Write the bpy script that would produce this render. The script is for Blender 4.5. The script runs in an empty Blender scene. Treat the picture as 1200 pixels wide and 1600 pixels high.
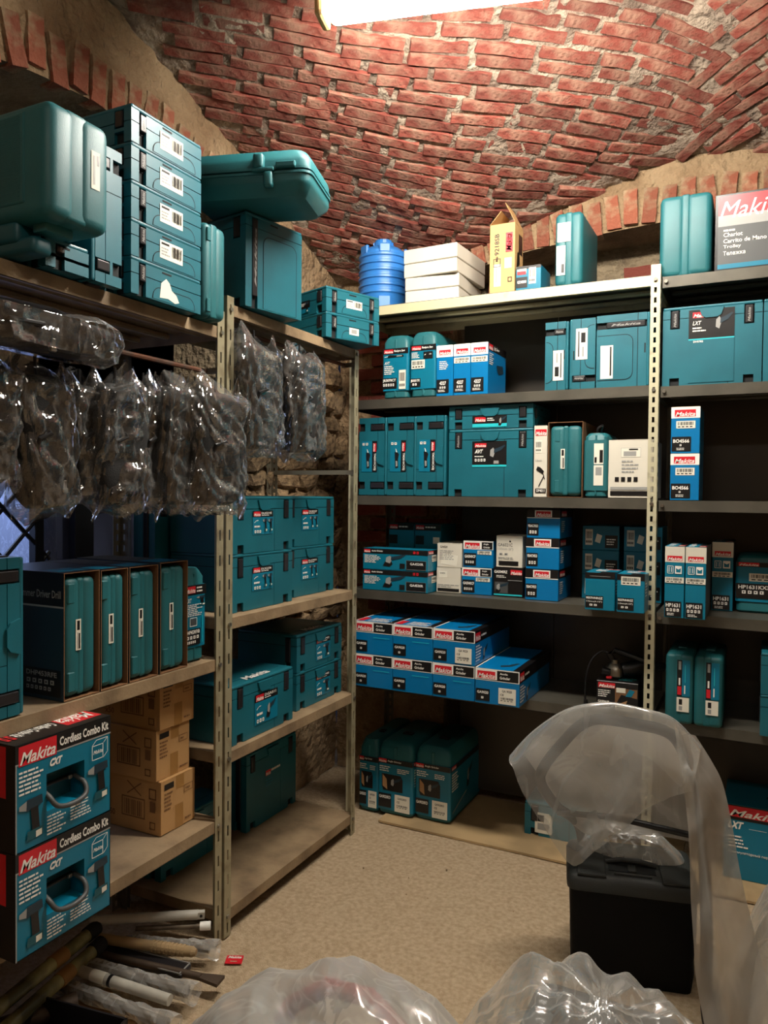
import bpy, bmesh, math, random
from mathutils import Vector, Matrix, noise, Euler
random.seed(7)
# ---------------------------------------------------------------- camera, world, exposure
scn = bpy.context.scene
COL = scn.collection
F = 1190.0; YAW = math.radians(26.4); PIT = math.radians(1.3); RO = .01
f0 = Vector((-math.sin(YAW)*math.cos(PIT), math.cos(YAW)*math.cos(PIT), -math.sin(PIT)))
r0 = Vector((math.cos(YAW), math.sin(YAW), 0)); u0 = r0.cross(f0)
cr = (r0 + RO*u0).normalized(); cu = (u0 - RO*r0).normalized()
camd = bpy.data.cameras.new('camera'); cam = bpy.data.objects.new('camera', camd); COL.objects.link(cam)
cam.matrix_world = Matrix(((cr.x, cu.x, -f0.x, 0), (cr.y, cu.y, -f0.y, 0), (cr.z, cu.z, -f0.z, 1.55), (0, 0, 0, 1)))
camd.sensor_fit = 'VERTICAL'; camd.sensor_height = 36; camd.lens = 36*F/1600; camd.clip_start = .02
scn.camera = cam
scn.view_settings.view_transform = 'Standard'; scn.view_settings.look = 'None'
scn.view_settings.exposure = 0.0; scn.view_settings.gamma = 1; scn.view_settings.use_curve_mapping = False
wd = bpy.data.worlds.new('world'); scn.world = wd; wd.use_nodes = True
wd.node_tree.nodes['Background'].inputs[0].default_value = (.35, .5, 1, 1)
wd.node_tree.nodes['Background'].inputs[1].default_value = .02
TUBE_STRENGTH = 195
TUBE_COL = (1, .93, .83)

# ---------------------------------------------------------------- materials
def s2l(c):
    return tuple(((v/255)/12.92 if v/255 <= .04045 else ((v/255+.055)/1.055)**2.4) for v in c)
MATS = {}
def mat(name, rgb, rough=.5, metal=0, var=0, scale=8, bump=0, bscale=60, rgb2=None, spec=.5, coat=0, rnd=0, detail=6, fac=(.42, .62), bd=.01):
    m = bpy.data.materials.new(name); m.use_nodes = True; nt = m.node_tree; N = nt.nodes; L = nt.links
    b = N['Principled BSDF']; c = s2l(rgb) + (1,)
    b.inputs['Base Color'].default_value = c; b.inputs['Roughness'].default_value = rough
    b.inputs['Metallic'].default_value = metal; b.inputs['Specular IOR Level'].default_value = spec
    b.inputs['Coat Weight'].default_value = coat
    tc = N.new('ShaderNodeTexCoord'); out = None
    if var or rgb2:
        n = N.new('ShaderNodeTexNoise'); n.inputs['Scale'].default_value = scale; n.inputs['Detail'].default_value = detail
        L.new(tc.outputs['Object'], n.inputs['Vector'])
        mr = N.new('ShaderNodeMapRange'); mr.inputs['From Min'].default_value = fac[0]; mr.inputs['From Max'].default_value = fac[1]
        L.new(n.outputs['Fac'], mr.inputs['Value'])
        mx = N.new('ShaderNodeMix'); mx.data_type = 'RGBA'; L.new(mr.outputs[0], mx.inputs['Factor'])
        mx.inputs[6].default_value = c
        mx.inputs[7].default_value = (s2l(rgb2)+(1,)) if rgb2 else tuple(v*(1-var) for v in c[:3])+(1,)
        out = mx.outputs[2]
    if rnd:
        oi = N.new('ShaderNodeObjectInfo'); hs = N.new('ShaderNodeHueSaturation')
        mr2 = N.new('ShaderNodeMapRange'); mr2.inputs['To Min'].default_value = 1-rnd; mr2.inputs['To Max'].default_value = 1+rnd
        L.new(oi.outputs['Random'], mr2.inputs['Value']); L.new(mr2.outputs[0], hs.inputs['Value'])
        if out: L.new(out, hs.inputs['Color'])
        else: hs.inputs['Color'].default_value = c
        out = hs.outputs[0]
    if out: L.new(out, b.inputs['Base Color'])
    if bump:
        n2 = N.new('ShaderNodeTexNoise'); n2.inputs['Scale'].default_value = bscale; n2.inputs['Detail'].default_value = 8
        L.new(tc.outputs['Object'], n2.inputs['Vector'])
        bp = N.new('ShaderNodeBump'); bp.inputs['Strength'].default_value = bump; bp.inputs['Distance'].default_value = bd
        L.new(n2.outputs['Fac'], bp.inputs['Height']); L.new(bp.outputs[0], b.inputs['Normal'])
    MATS[name] = m; return m
mat('teal', (20, 98, 112), .42, var=.14, scale=5, bump=.05, bscale=500)
mat('teal_dark', (14, 80, 90), .45, bump=.05, bscale=400)
mat('teal_case', (28, 98, 104), .50, var=.12, scale=6, bump=.06, bscale=300)
mat('teal_print', (6, 112, 140), .35)
mat('blue_print', (0, 112, 170), .32)
mat('cyan_line', (40, 190, 200), .4)
mat('black', (16, 16, 18), .38)
mat('black_print', (22, 20, 20), .35)
mat('latch', (34, 32, 34), .3)
mat('slot', (4, 10, 12), .8)
mat('red', (206, 32, 44), .35)
mat('white', (236, 234, 226), .45)
mat('paper', (226, 222, 206), .6)
mat('grey_print', (150, 150, 146), .5)
mat('dgrey', (70, 72, 72), .5)
mat('white_box', (214, 208, 192), .65, var=.06, scale=6)
mat('kraft', (188, 146, 94), .75, var=.1, scale=5, bump=.05, bscale=200)
mat('kraft_y', (198, 158, 104), .7, var=.08, scale=5)
mat('kraft_dark', (120, 84, 52), .8)
mat('tape', (160, 118, 66), .3)
mat('drum', (50, 124, 200), .38)
mat('post', (158, 150, 122), .45, metal=.25, rgb2=(124, 112, 88), scale=14, fac=(.5, .7))
mat('post_cream', (196, 190, 160), .4, metal=.2, rgb2=(150, 142, 118), scale=18, fac=(.58, .75))
mat('post_grey', (116, 110, 94), .45, metal=.3, rgb2=(96, 84, 64), scale=14, fac=(.5, .7))
mat('shelf_tan', (148, 126, 96), .7, rgb2=(112, 92, 68), scale=9, bump=.15, bscale=80, fac=(.4, .7))
mat('shelf_dark', (92, 88, 78), .4, metal=.35, var=.2, scale=8)
mat('shelf_cream', (206, 198, 160), .5, metal=.1, rgb2=(160, 150, 120), scale=12, fac=(.6, .8))
mat('back_panel', (66, 60, 52), .38, metal=.25, var=.15, scale=2)
mat('steel', (150, 145, 135), .3, metal=.9)
mat('rust', (104, 62, 40), .8, rgb2=(80, 60, 48), scale=20)
mat('brick', (130, 64, 52), .9, rgb2=(158, 122, 102), scale=11, bump=.9, bscale=55, rnd=.30, fac=(.50, .70))
mat('arch_brick', (146, 84, 62), .85, rgb2=(164, 140, 110), scale=12, bump=1, bscale=40, rnd=.28, fac=(.44, .60), bd=.02)
mat('mortar', (172, 155, 136), .95, rgb2=(124, 106, 92), scale=9, bump=1, bscale=40, bd=.03)
mat('plaster', (176, 150, 116), .95, rgb2=(140, 112, 82), scale=5, bump=1.0, bscale=26, fac=(.38, .68), bd=.045, detail=10)
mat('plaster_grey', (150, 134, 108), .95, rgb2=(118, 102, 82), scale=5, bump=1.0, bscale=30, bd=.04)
mat('stone', (176, 148, 112), .9, rgb2=(104, 84, 62), scale=3, bump=.7, bscale=9, rnd=.3, bd=.012, fac=(.4, .65))
mat('concrete', (202, 180, 148), .85, rgb2=(172, 148, 116), scale=60, bump=.9, bscale=220, fac=(.3, .7), detail=14)
mat('board', (178, 150, 108), .8, rgb2=(150, 126, 90), scale=4)
mat('fabric', (15, 15, 15), .85, bump=.3, bscale=300)
mat('rubber', (24, 24, 24), .75)
mat('box_black', (7, 7, 7), .75, bump=.1, bscale=300, spec=.2)
mat('lid_black', (38, 41, 39), .55, bump=.1, bscale=300)
mat('steel_dirty', (112, 100, 84), .5, metal=.4, rgb2=(80, 68, 56), scale=15)
mat('pvc', (184, 180, 168), .4, var=.15, scale=14)
mat('olive', (176, 170, 118), .25, coat=.4, rgb2=(84, 80, 54), scale=6)
mat('chisel', (84, 70, 58), .55, metal=.5)
mat('navy', (30, 50, 62), .4)
mat('flesh_photo', (170, 130, 88), .5)
mat('panel_blue', (92, 100, 132), .8, var=.2, scale=3)
mat('bars', (16, 18, 24), .6)
def emis(name, rgb, st):
    m = bpy.data.materials.new(name); m.use_nodes = True; b = m.node_tree.nodes['Principled BSDF']
    b.inputs['Base Color'].default_value = rgb + (1,); b.inputs['Emission Color'].default_value = rgb + (1,)
    b.inputs['Emission Strength'].default_value = st; MATS[name] = m; return m
emis('tube', TUBE_COL, TUBE_STRENGTH)
emis('tube_fill', TUBE_COL, TUBE_STRENGTH*.12)  # weak glow for the added fill lamp only
def plastic(name, haze, gloss, rgb=(.9, .9, .88), rough=.18, bs=14, bstr=.8, facing=.35, ridge=.35, transl=0):
    m = bpy.data.materials.new(name); m.use_nodes = True; nt = m.node_tree; N = nt.nodes; L = nt.links
    for n in list(N): N.remove(n)
    o = N.new('ShaderNodeOutputMaterial'); tc = N.new('ShaderNodeTexCoord')
    mp = N.new('ShaderNodeMapping'); mp.inputs['Rotation'].default_value = (.5, .6, .4); mp.inputs['Scale'].default_value = (1, 1, .42)
    L.new(tc.outputs['Object'], mp.inputs[0])
    n = N.new('ShaderNodeTexNoise'); n.inputs['Scale'].default_value = bs; n.inputs['Detail'].default_value = 3; n.inputs['Distortion'].default_value = 1.2
    L.new(mp.outputs[0], n.inputs['Vector'])
    a = N.new('ShaderNodeMath'); a.operation = 'SUBTRACT'; a.inputs[1].default_value = .5; L.new(n.outputs['Fac'], a.inputs[0])
    ab = N.new('ShaderNodeMath'); ab.operation = 'ABSOLUTE'; L.new(a.outputs[0], ab.inputs[0])
    mr = N.new('ShaderNodeMapRange'); mr.inputs['From Max'].default_value = .035; mr.inputs['To Min'].default_value = 1; mr.inputs['To Max'].default_value = 0
    L.new(ab.outputs[0], mr.inputs['Value'])
    bp = N.new('ShaderNodeBump'); bp.inputs['Strength'].default_value = bstr; bp.inputs['Distance'].default_value = .03
    L.new(ab.outputs[0], bp.inputs['Height'])
    lw = N.new('ShaderNodeLayerWeight'); lw.inputs['Blend'].default_value = .35; L.new(bp.outputs[0], lw.inputs['Normal'])
    tr = N.new('ShaderNodeBsdfTransparent'); tr.inputs[0].default_value = (.96, .96, .95, 1)
    gl = N.new('ShaderNodeBsdfGlossy'); gl.inputs['Roughness'].default_value = rough; gl.inputs['Color'].default_value = (1, 1, 1, 1); L.new(bp.outputs[0], gl.inputs['Normal'])
    df = N.new('ShaderNodeBsdfDiffuse'); df.inputs[0].default_value = rgb + (1,); L.new(bp.outputs[0], df.inputs['Normal'])
    tl = N.new('ShaderNodeBsdfTranslucent'); tl.inputs[0].default_value = rgb + (1,)
    dm = N.new('ShaderNodeMixShader'); dm.inputs[0].default_value = transl; L.new(df.outputs[0], dm.inputs[1]); L.new(tl.outputs[0], dm.inputs[2])
    # haze factor = haze + ridge*crease + facing
    f1 = N.new('ShaderNodeMath'); f1.operation = 'MULTIPLY_ADD'; f1.inputs[1].default_value = ridge; f1.inputs[2].default_value = haze; L.new(mr.outputs[0], f1.inputs[0])
    f2 = N.new('ShaderNodeMath'); f2.operation = 'MULTIPLY_ADD'; f2.inputs[1].default_value = facing; L.new(lw.outputs['Facing'], f2.inputs[0]); L.new(f1.outputs[0], f2.inputs[2]); f2.use_clamp = True
    m1 = N.new('ShaderNodeMixShader'); L.new(f2.outputs[0], m1.inputs[0]); L.new(tr.outputs[0], m1.inputs[1]); L.new(dm.outputs[0], m1.inputs[2])
    m2 = N.new('ShaderNodeMixShader'); g1 = N.new('ShaderNodeMath'); g1.operation = 'MULTIPLY_ADD'; g1.inputs[1].default_value = gloss*2.2; g1.inputs[2].default_value = gloss*.35; L.new(lw.outputs['Fresnel'], g1.inputs[0]); L.new(g1.outputs[0], m2.inputs[0]); L.new(m1.outputs[0], m2.inputs[1]); L.new(gl.outputs[0], m2.inputs[2])
    L.new(m2.outputs[0], o.inputs[0]); MATS[name] = m
plastic('film_clear', .0, .30, (.9, .89, .85), rough=.07, bs=9, bstr=.25, facing=.10, ridge=.07)
plastic('film_opaque', .58, .12, (.60, .58, .53), rough=.3, bs=4, bstr=.2, facing=.3, ridge=.08, transl=.35)
plastic('film_milky', .30, .12, (.72, .71, .66), rough=.22, bs=4, bstr=.2, facing=.34, ridge=.06, transl=.35)
plastic('film_fore', .22, .16, (.84, .83, .78), rough=.2, bs=6, bstr=.3, facing=.3, ridge=.12, transl=.2)
plastic('film_white', .42, .14, (.80, .78, .73), rough=.2, bs=6, bstr=.3, facing=.3, ridge=.14, transl=.3)
plastic('bubble', .5, .12, (.40, .46, .66), rough=.25, bs=40, bstr=1, facing=.1, ridge=.2, transl=.8)

# ---------------------------------------------------------------- builders
class MB:
    """collects geometry, builds ONE mesh object"""
    def __init__(s): s.v = []; s.f = []; s.m = []; s.names = []
    def mi(s, m):
        if m not in s.names: s.names.append(m)
        return s.names.index(m)
    def add(s, vs, fs, m):
        o = len(s.v); s.v += [tuple(v) for v in vs]; k = s.mi(m)
        for f in fs: s.f.append(tuple(i+o for i in f)); s.m.append(k)
        return s
    def bmadd(s, bm, m, mtx=None):
        bm.verts.ensure_lookup_table()
        if mtx: bmesh.ops.transform(bm, matrix=mtx, verts=bm.verts)
        vs = [v.co[:] for v in bm.verts]; fs = [[v.index for v in f.verts] for f in bm.faces]
        bm.free(); return s.add(vs, fs, m)
    def box(s, x0, x1, y0, y1, z0, z1, m, r=0, seg=2, mtx=None):
        if not r and mtx is None:
            return s.add([(x0, y0, z0), (x1, y0, z0), (x1, y1, z0), (x0, y1, z0), (x0, y0, z1), (x1, y0, z1), (x1, y1, z1), (x0, y1, z1)],
                         [(0, 3, 2, 1), (4, 5, 6, 7), (0, 1, 5, 4), (1, 2, 6, 5), (2, 3, 7, 6), (3, 0, 4, 7)], m)
        bm = bmesh.new(); bmesh.ops.create_cube(bm, size=1)
        for v in bm.verts: v.co = Vector(((x0+x1)/2 + v.co.x*(x1-x0), (y0+y1)/2 + v.co.y*(y1-y0), (z0+z1)/2 + v.co.z*(z1-z0)))
        if r:
            r = min(r, .49*min(x1-x0, y1-y0, z1-z0))
            bmesh.ops.bevel(bm, geom=bm.edges[:], offset=r, segments=seg, profile=.5, affect='EDGES')
        bm.verts.index_update(); return s.bmadd(bm, m, mtx)
    def tube(s, pts, r, m, n=10, cap=True):
        pts = [Vector(p) for p in pts]; rr = r if isinstance(r, (list, tuple)) else [r]*len(pts)
        rings = []; up = None
        for i, p in enumerate(pts):
            t = (pts[min(i+1, len(pts)-1)] - pts[max(i-1, 0)]).normalized()
            if up is None: up = Vector((0, 0, 1)) if abs(t.z) < .9 else Vector((1, 0, 0))
            a = t.cross(up).normalized(); b = a.cross(t).normalized(); up = b
            rings.append([p + a*math.cos(2*math.pi*k/n)*rr[i] + b*math.sin(2*math.pi*k/n)*rr[i] for k in range(n)])
        vs = [v for R in rings for v in R]
        fs = [(i*n+k, (i+1)*n+k, (i+1)*n+(k+1) % n, i*n+(k+1) % n) for i in range(len(pts)-1) for k in range(n)]
        if cap: fs += [tuple(range(n)), tuple((len(pts)-1)*n+k for k in reversed(range(n)))]
        return s.add(vs, fs, m)
    def prism(s, O, U, V, N, poly, d0, d1, m):
        """polygon (u,v) extruded from depth d0 to d1 along N"""
        O, U, V, N = map(Vector, (O, U, V, N)); n = len(poly)
        a = [O+U*u+V*v+N*d0 for u, v in poly]; b = [O+U*u+V*v+N*d1 for u, v in poly]
        return s.add(a+b, [tuple(reversed(range(n))), tuple(range(n, 2*n))] + [(i, (i+1) % n, n+(i+1) % n, n+i) for i in range(n)], m)
    def plate(s, O, U, V, N, us, vs, fn, base, m):
        """grid of cells on a face; fn(i,j)->(depth,mat); walls join differing depths; skirt to base"""
        O, U, V, N = map(Vector, (O, U, V, N)); nu, nv = len(us)-1, len(vs)-1
        D = [[fn(i, j) for j in range(nv)] for i in range(nu)]
        P = lambda u, v, d: O+U*u+V*v+N*d
        for i in range(nu):
            for j in range(nv):
                d, mm = D[i][j]
                s.add([P(us[i], vs[j], d), P(us[i+1], vs[j], d), P(us[i+1], vs[j+1], d), P(us[i], vs[j+1], d)], [(0, 1, 2, 3)], mm or m)
                for di, dj, e in ((1, 0, ((1, 0), (1, 1))), (0, 1, ((1, 1), (0, 1))), (-1, 0, ((0, 1), (0, 0))), (0, -1, ((0, 0), (1, 0)))):
                    a, b = i+di, j+dj
                    o = D[a][b][0] if 0 <= a < nu and 0 <= b < nv else -base
                    if o < d-1e-6:
                        (a0, b0), (a1, b1) = e
                        s.add([P(us[i+a0], vs[j+b0], d), P(us[i+a1], vs[j+b1], d), P(us[i+a1], vs[j+b1], o), P(us[i+a0], vs[j+b0], o)], [(0, 3, 2, 1)], mm or m)
        return s
    def loft(s, w, d, rings, m, n=5, cx=None, cy=None):
        """stack of rounded rectangles; rings = (z, inset, radius)"""
        cx = w/2 if cx is None else cx; cy = d/2 if cy is None else cy; R = []
        for z, ins, r in rings:
            hw, hd = w/2-ins, d/2-ins; r = min(r, hw*.999, hd*.999); ring = []
            for qx, qy, a0 in ((1, 1, 0), (-1, 1, 90), (-1, -1, 180), (1, -1, 270)):
                for k in range(n):
                    a = math.radians(a0+90*k/(n-1)); ring.append((cx+qx*(hw-r)+r*math.cos(a), cy+qy*(hd-r)+r*math.sin(a), z))
            R.append(ring)
        k = 4*n; vs = [v for r_ in R for v in r_]
        fs = [(i*k+j, i*k+(j+1) % k, (i+1)*k+(j+1) % k, (i+1)*k+j) for i in range(len(R)-1) for j in range(k)]
        fs += [tuple(reversed(range(k))), tuple((len(R)-1)*k+j for j in range(k))]
        return s.add(vs, fs, m)
    def build(s, name, parent=None, smooth=False, loc=None, rot=None):
        me = bpy.data.meshes.new(name); me.from_pydata(s.v, [], s.f)
        for n in s.names: me.materials.append(MATS[n])
        me.polygons.foreach_set('material_index', s.m)
        if smooth: 
            me.polygons.foreach_set('use_smooth', [True]*len(s.f))
        me.update(); o = bpy.data.objects.new(name, me); COL.objects.link(o)
        if smooth == 'auto':
            md = o.modifiers.new('e', 'EDGE_SPLIT'); md.split_angle = math.radians(40)
        if parent: o.parent = parent
        if loc: o.location = loc
        if rot: o.rotation_euler = rot
        return o
def sm(pts, n=5):
    P = [Vector(p) for p in pts]; out = []
    for i in range(len(P)-1):
        p0, p1, p2, p3 = P[max(i-1, 0)], P[i], P[i+1], P[min(i+2, len(P)-1)]
        for k in range(n):
            u = k/n; out.append(.5*(2*p1+(p2-p0)*u+(2*p0-5*p1+4*p2-p3)*u*u+(3*p1-p0-3*p2+p3)*u**3))
    return out+[P[-1]]
def tag(o, label, cat, group=None, kind=None):
    if label: o['label'] = label
    if cat: o['category'] = cat
    if group: o['group'] = group
    if kind: o['kind'] = kind
    return o
def thing(name, label, cat, loc=(0, 0, 0), rz=0, group=None, rot=None):
    o = bpy.data.objects.new(name, None); COL.objects.link(o); o.empty_display_size = .05
    o.location = loc; o.rotation_euler = rot if rot else (0, 0, math.radians(rz))
    return tag(o, label, cat, group)
def struct(mb, name, **k):
    o = mb.build(name, **k); o['kind'] = 'structure'; return o

_tc = {}
def textmesh(t, shear, bold):
    k = (t, shear, bold)
    if k not in _tc:
        c = bpy.data.curves.new('t', 'FONT'); c.body = t; c.size = 1; c.shear = shear; c.offset = bold; c.resolution_u = 2
        o = bpy.data.objects.new('t', c); me = o.to_mesh()
        vs = [(v.co.x, v.co.y) for v in me.vertices]; fs = [tuple(p.vertices) for p in me.polygons]
        x0 = min(v[0] for v in vs); x1 = max(v[0] for v in vs); y0 = min(v[1] for v in vs); y1 = max(v[1] for v in vs)
        vs = [((x-x0)/(x1-x0), (y-y0)/(y1-y0)) for x, y in vs]
        o.to_mesh_clear(); bpy.data.objects.remove(o); bpy.data.curves.remove(c); _tc[k] = (vs, fs)
    return _tc[k]
def art(mb, O, U, V, N, W, H, items, rotate=0, lift=.0004):
    """flat print on a face; coordinates are fractions of W,H"""
    O, U, V, N = map(Vector, (O, U, V, N))
    if rotate == 90: O, U, V, W, H = O+U*W, V, -U, H, W      # text reads upwards
    if rotate == -90: O, U, V, W, H = O+V*H, -V, U, H, W     # text reads downwards
    if rotate == 180: O, U, V = O+U*W+V*H, -U, -V
    d = [lift]
    def P(u, v): return O+U*(u*W)+V*(v*H)+N*d[0]
    def rect(a, b, c, e, m): mb.add([P(a, b), P(c, b), P(c, e), P(a, e)], [(0, 1, 2, 3)], m)
    rnd = random.Random(len(items)*31+int(W*1000))
    for it in items:
        k = it[0]; d[0] += .00022
        if k == 'R': rect(*it[1:6])
        elif k == 'T':
            _, t, a, b, c, e, m = it[:7]; sh = it[7] if len(it) > 7 else 0; bo = it[8] if len(it) > 8 else .02
            vs, fs = textmesh(t, sh, bo); mb.add([P(a+x*(c-a), b+y*(e-b)) for x, y in vs], fs, m)
        elif k == 'LG':   # red plate with the white italic maker's word
            _, a, b, c, e = it[:5]; rect(a, b, c, e, 'red'); d[0] += .00022
            vs, fs = textmesh('Makita', .35, .018); w, h = c-a, e-b
            mb.add([P(a+w*(.03+x*.94), b+h*(.06+y*.62)) for x, y in vs], fs, 'white')
        elif k == 'LN':
            _, a, b, c, e, n, m = it
            hh = (e-b)/n
            for i in range(n):
                y = e-(i+1)*hh; L_ = (c-a)*(.6+.4*rnd.random()); x = a
                while x < a+L_-.001:
                    w = min((c-a)*(.10+.22*rnd.random()), a+L_-x); rect(x, y+hh*.25, x+w, y+hh*.72, m); x += w+(c-a)*.035
        elif k == 'BC':
            _, a, b, c, e = it; rect(a, b, c, e, 'paper'); d[0] += .00022
            n = 16; x = a+(c-a)*.08; 
            for i in range(n):
                w = (c-a)*.84/n; rect(x+i*w, b+(e-b)*.42, x+i*w+w*(.3+.5*rnd.random()), e-(e-b)*.14, 'black_print')
            for q in range(4): rect(a+(c-a)*(.08+.21*q), b+(e-b)*.14, a+(c-a)*(.22+.21*q), b+(e-b)*.28, 'black_print')
        elif k == 'P': mb.add([P(u, v) for u, v in it[1]], [tuple(range(len(it[1])))], it[2])
        elif k == 'IC':  # row of little pictogram squares
            _, a, b, c, e, n, m = it
            for i in range(n):
                w = (c-a)/n; x = a+i*w; rect(x+w*.08, b, x+w*.72, e, m); d[0] += .0002; rect(x+w*.25, b+(e-b)*.3, x+w*.5, b+(e-b)*.7, 'black_print'); d[0] -= .0002
        elif k == 'O':   # outline rectangle
            _, a, b, c, e, m, tk = it; tv = tk*W/H
            rect(a, b, c, b+tv, m); rect(a, e-tv, c, e, m); rect(a, b, a+tk, e, m); rect(c-tk, b, c, e, m)
        elif k == 'PL':  # polyline strokes
            _, pts, tk, m = it
            for (a, b), (c, e) in zip(pts, pts[1:]):
                dx, dy = (c-a)*W, (e-b)*H; l = math.hypot(dx, dy) or 1; nx, ny = -dy/l*tk/W, dx/l*tk/H
                mb.add([P(a-nx, b-ny), P(c-nx, e-ny), P(c+nx, e+ny), P(a+nx, b+ny)], [(0, 1, 2, 3)], m)
        elif k == 'GR':  # angle grinder picture
            _, a, b, c, e = it; X = lambda p: (a+(c-a)*p[0], b+(e-b)*p[1])
            for poly, m in (([(.0, .05), (.28, 0), (.42, .2), (.36, .45), (.1, .42)], 'black_print'), ([(.12, .35), (.3, .25), (.42, .62), (.3, .85), (.14, .7)], 'grey_print'),
                            ([(.34, .5), (.75, .68), (.98, .95), (.92, 1), (.68, .88), (.36, .75)], 'navy')):
                mb.add([P(*X(p)) for p in poly], [tuple(range(len(poly)))], m); d[0] += .0002
        elif k == 'DR':  # drill / driver picture
            _, a, b, c, e = it; X = lambda p: (a+(c-a)*p[0], b+(e-b)*p[1])
            for poly, m in (([(.0, .78), (.3, .72), (.3, .95), (.0, .88)], 'grey_print'), ([(.28, .70), (.95, .78), (.92, .99), (.3, .97)], 'navy'),
                            ([(.45, .74), (.75, .76), (.82, .2), (.52, .2)], 'black_print'), ([(.3, .0), (.95, .04), (.95, .24), (.32, .22)], 'teal_dark'),
                            ([(.66, .02), (.9, .04), (.9, .18), (.66, .17)], 'paper')):
                mb.add([P(*X(p)) for p in poly], [tuple(range(len(poly)))], m); d[0] += .0002
        elif k == 'RC':  # reciprocating saw picture
            _, a, b, c, e = it; X = lambda p: (a+(c-a)*p[0], b+(e-b)*p[1])
            for poly, m in (([(0, .5), (.2, .6), (.2, .75), (.05, .62)], 'white'), ([(.18, .4), (.6, .45), (.98, .5), (.95, .9), (.55, .85), (.3, 1), (.2, .8)], 'black_print'), ([(.62, .55), (.9, .58), (.88, .8), (.64, .78)], 'grey_print')):
                mb.add([P(*X(p)) for p in poly], [tuple(range(len(poly)))], m); d[0] += .0002
def face(w, d, h, s):
    return {'F': ((0, 0, 0), (1, 0, 0), (0, 0, 1), (0, -1, 0), w, h), 'R': ((w, 0, 0), (0, 1, 0), (0, 0, 1), (1, 0, 0), d, h),
            'L': ((0, d, 0), (0, -1, 0), (0, 0, 1), (-1, 0, 0), d, h), 'T': ((0, 0, h), (1, 0, 0), (0, 1, 0), (0, 0, 1), w, d),
            'B': ((0, d, 0), (1, 0, 0), (0, -1, 0), (0, 0, -1), w, d), 'K': ((w, d, 0), (-1, 0, 0), (0, 0, 1), (0, 1, 0), w, h)}[s]
def prints(parent, w, d, h, arts, name='printed_label', lift=.0004):
    if not arts: return
    mb = MB()
    for a in arts:
        s, items = a[0], a[1]; rot = a[2] if len(a) > 2 else 0
        art(mb, *face(w, d, h, s), items, rot, lift)
    mb.build(name, parent)

def carton(name, label, cat, loc, rz, w, d, h, base, arts=(), group=None, sides=None, flap=True, rot=None, open_top=False):
    """cardboard box: body, tuck flap on top, printed faces. base colour may differ per face"""
    t = thing(name, label, cat, loc, rz, group, rot)
    mb = MB(); mb.box(0, w, 0, d, 0, h, base, r=.0016, seg=1); 
    if sides:
        for s, m in sides.items(): art(mb, *face(w, d, h, s), [('R', .004, .004, .996, .996, m)], lift=.0001)
    mb.build('carton_body', t)
    if flap and not open_top:
        f = MB(); f.box(.004, w-.004, -.0006, d*.55, h, h+.0009, sides.get('T', base) if sides else base); f.build('top_flap', t)
    prints(t, w, d, h, arts, lift=.0012 if flap and not open_top and any(a[0] == 'T' for a in arts) else .0004)
    return t

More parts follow.
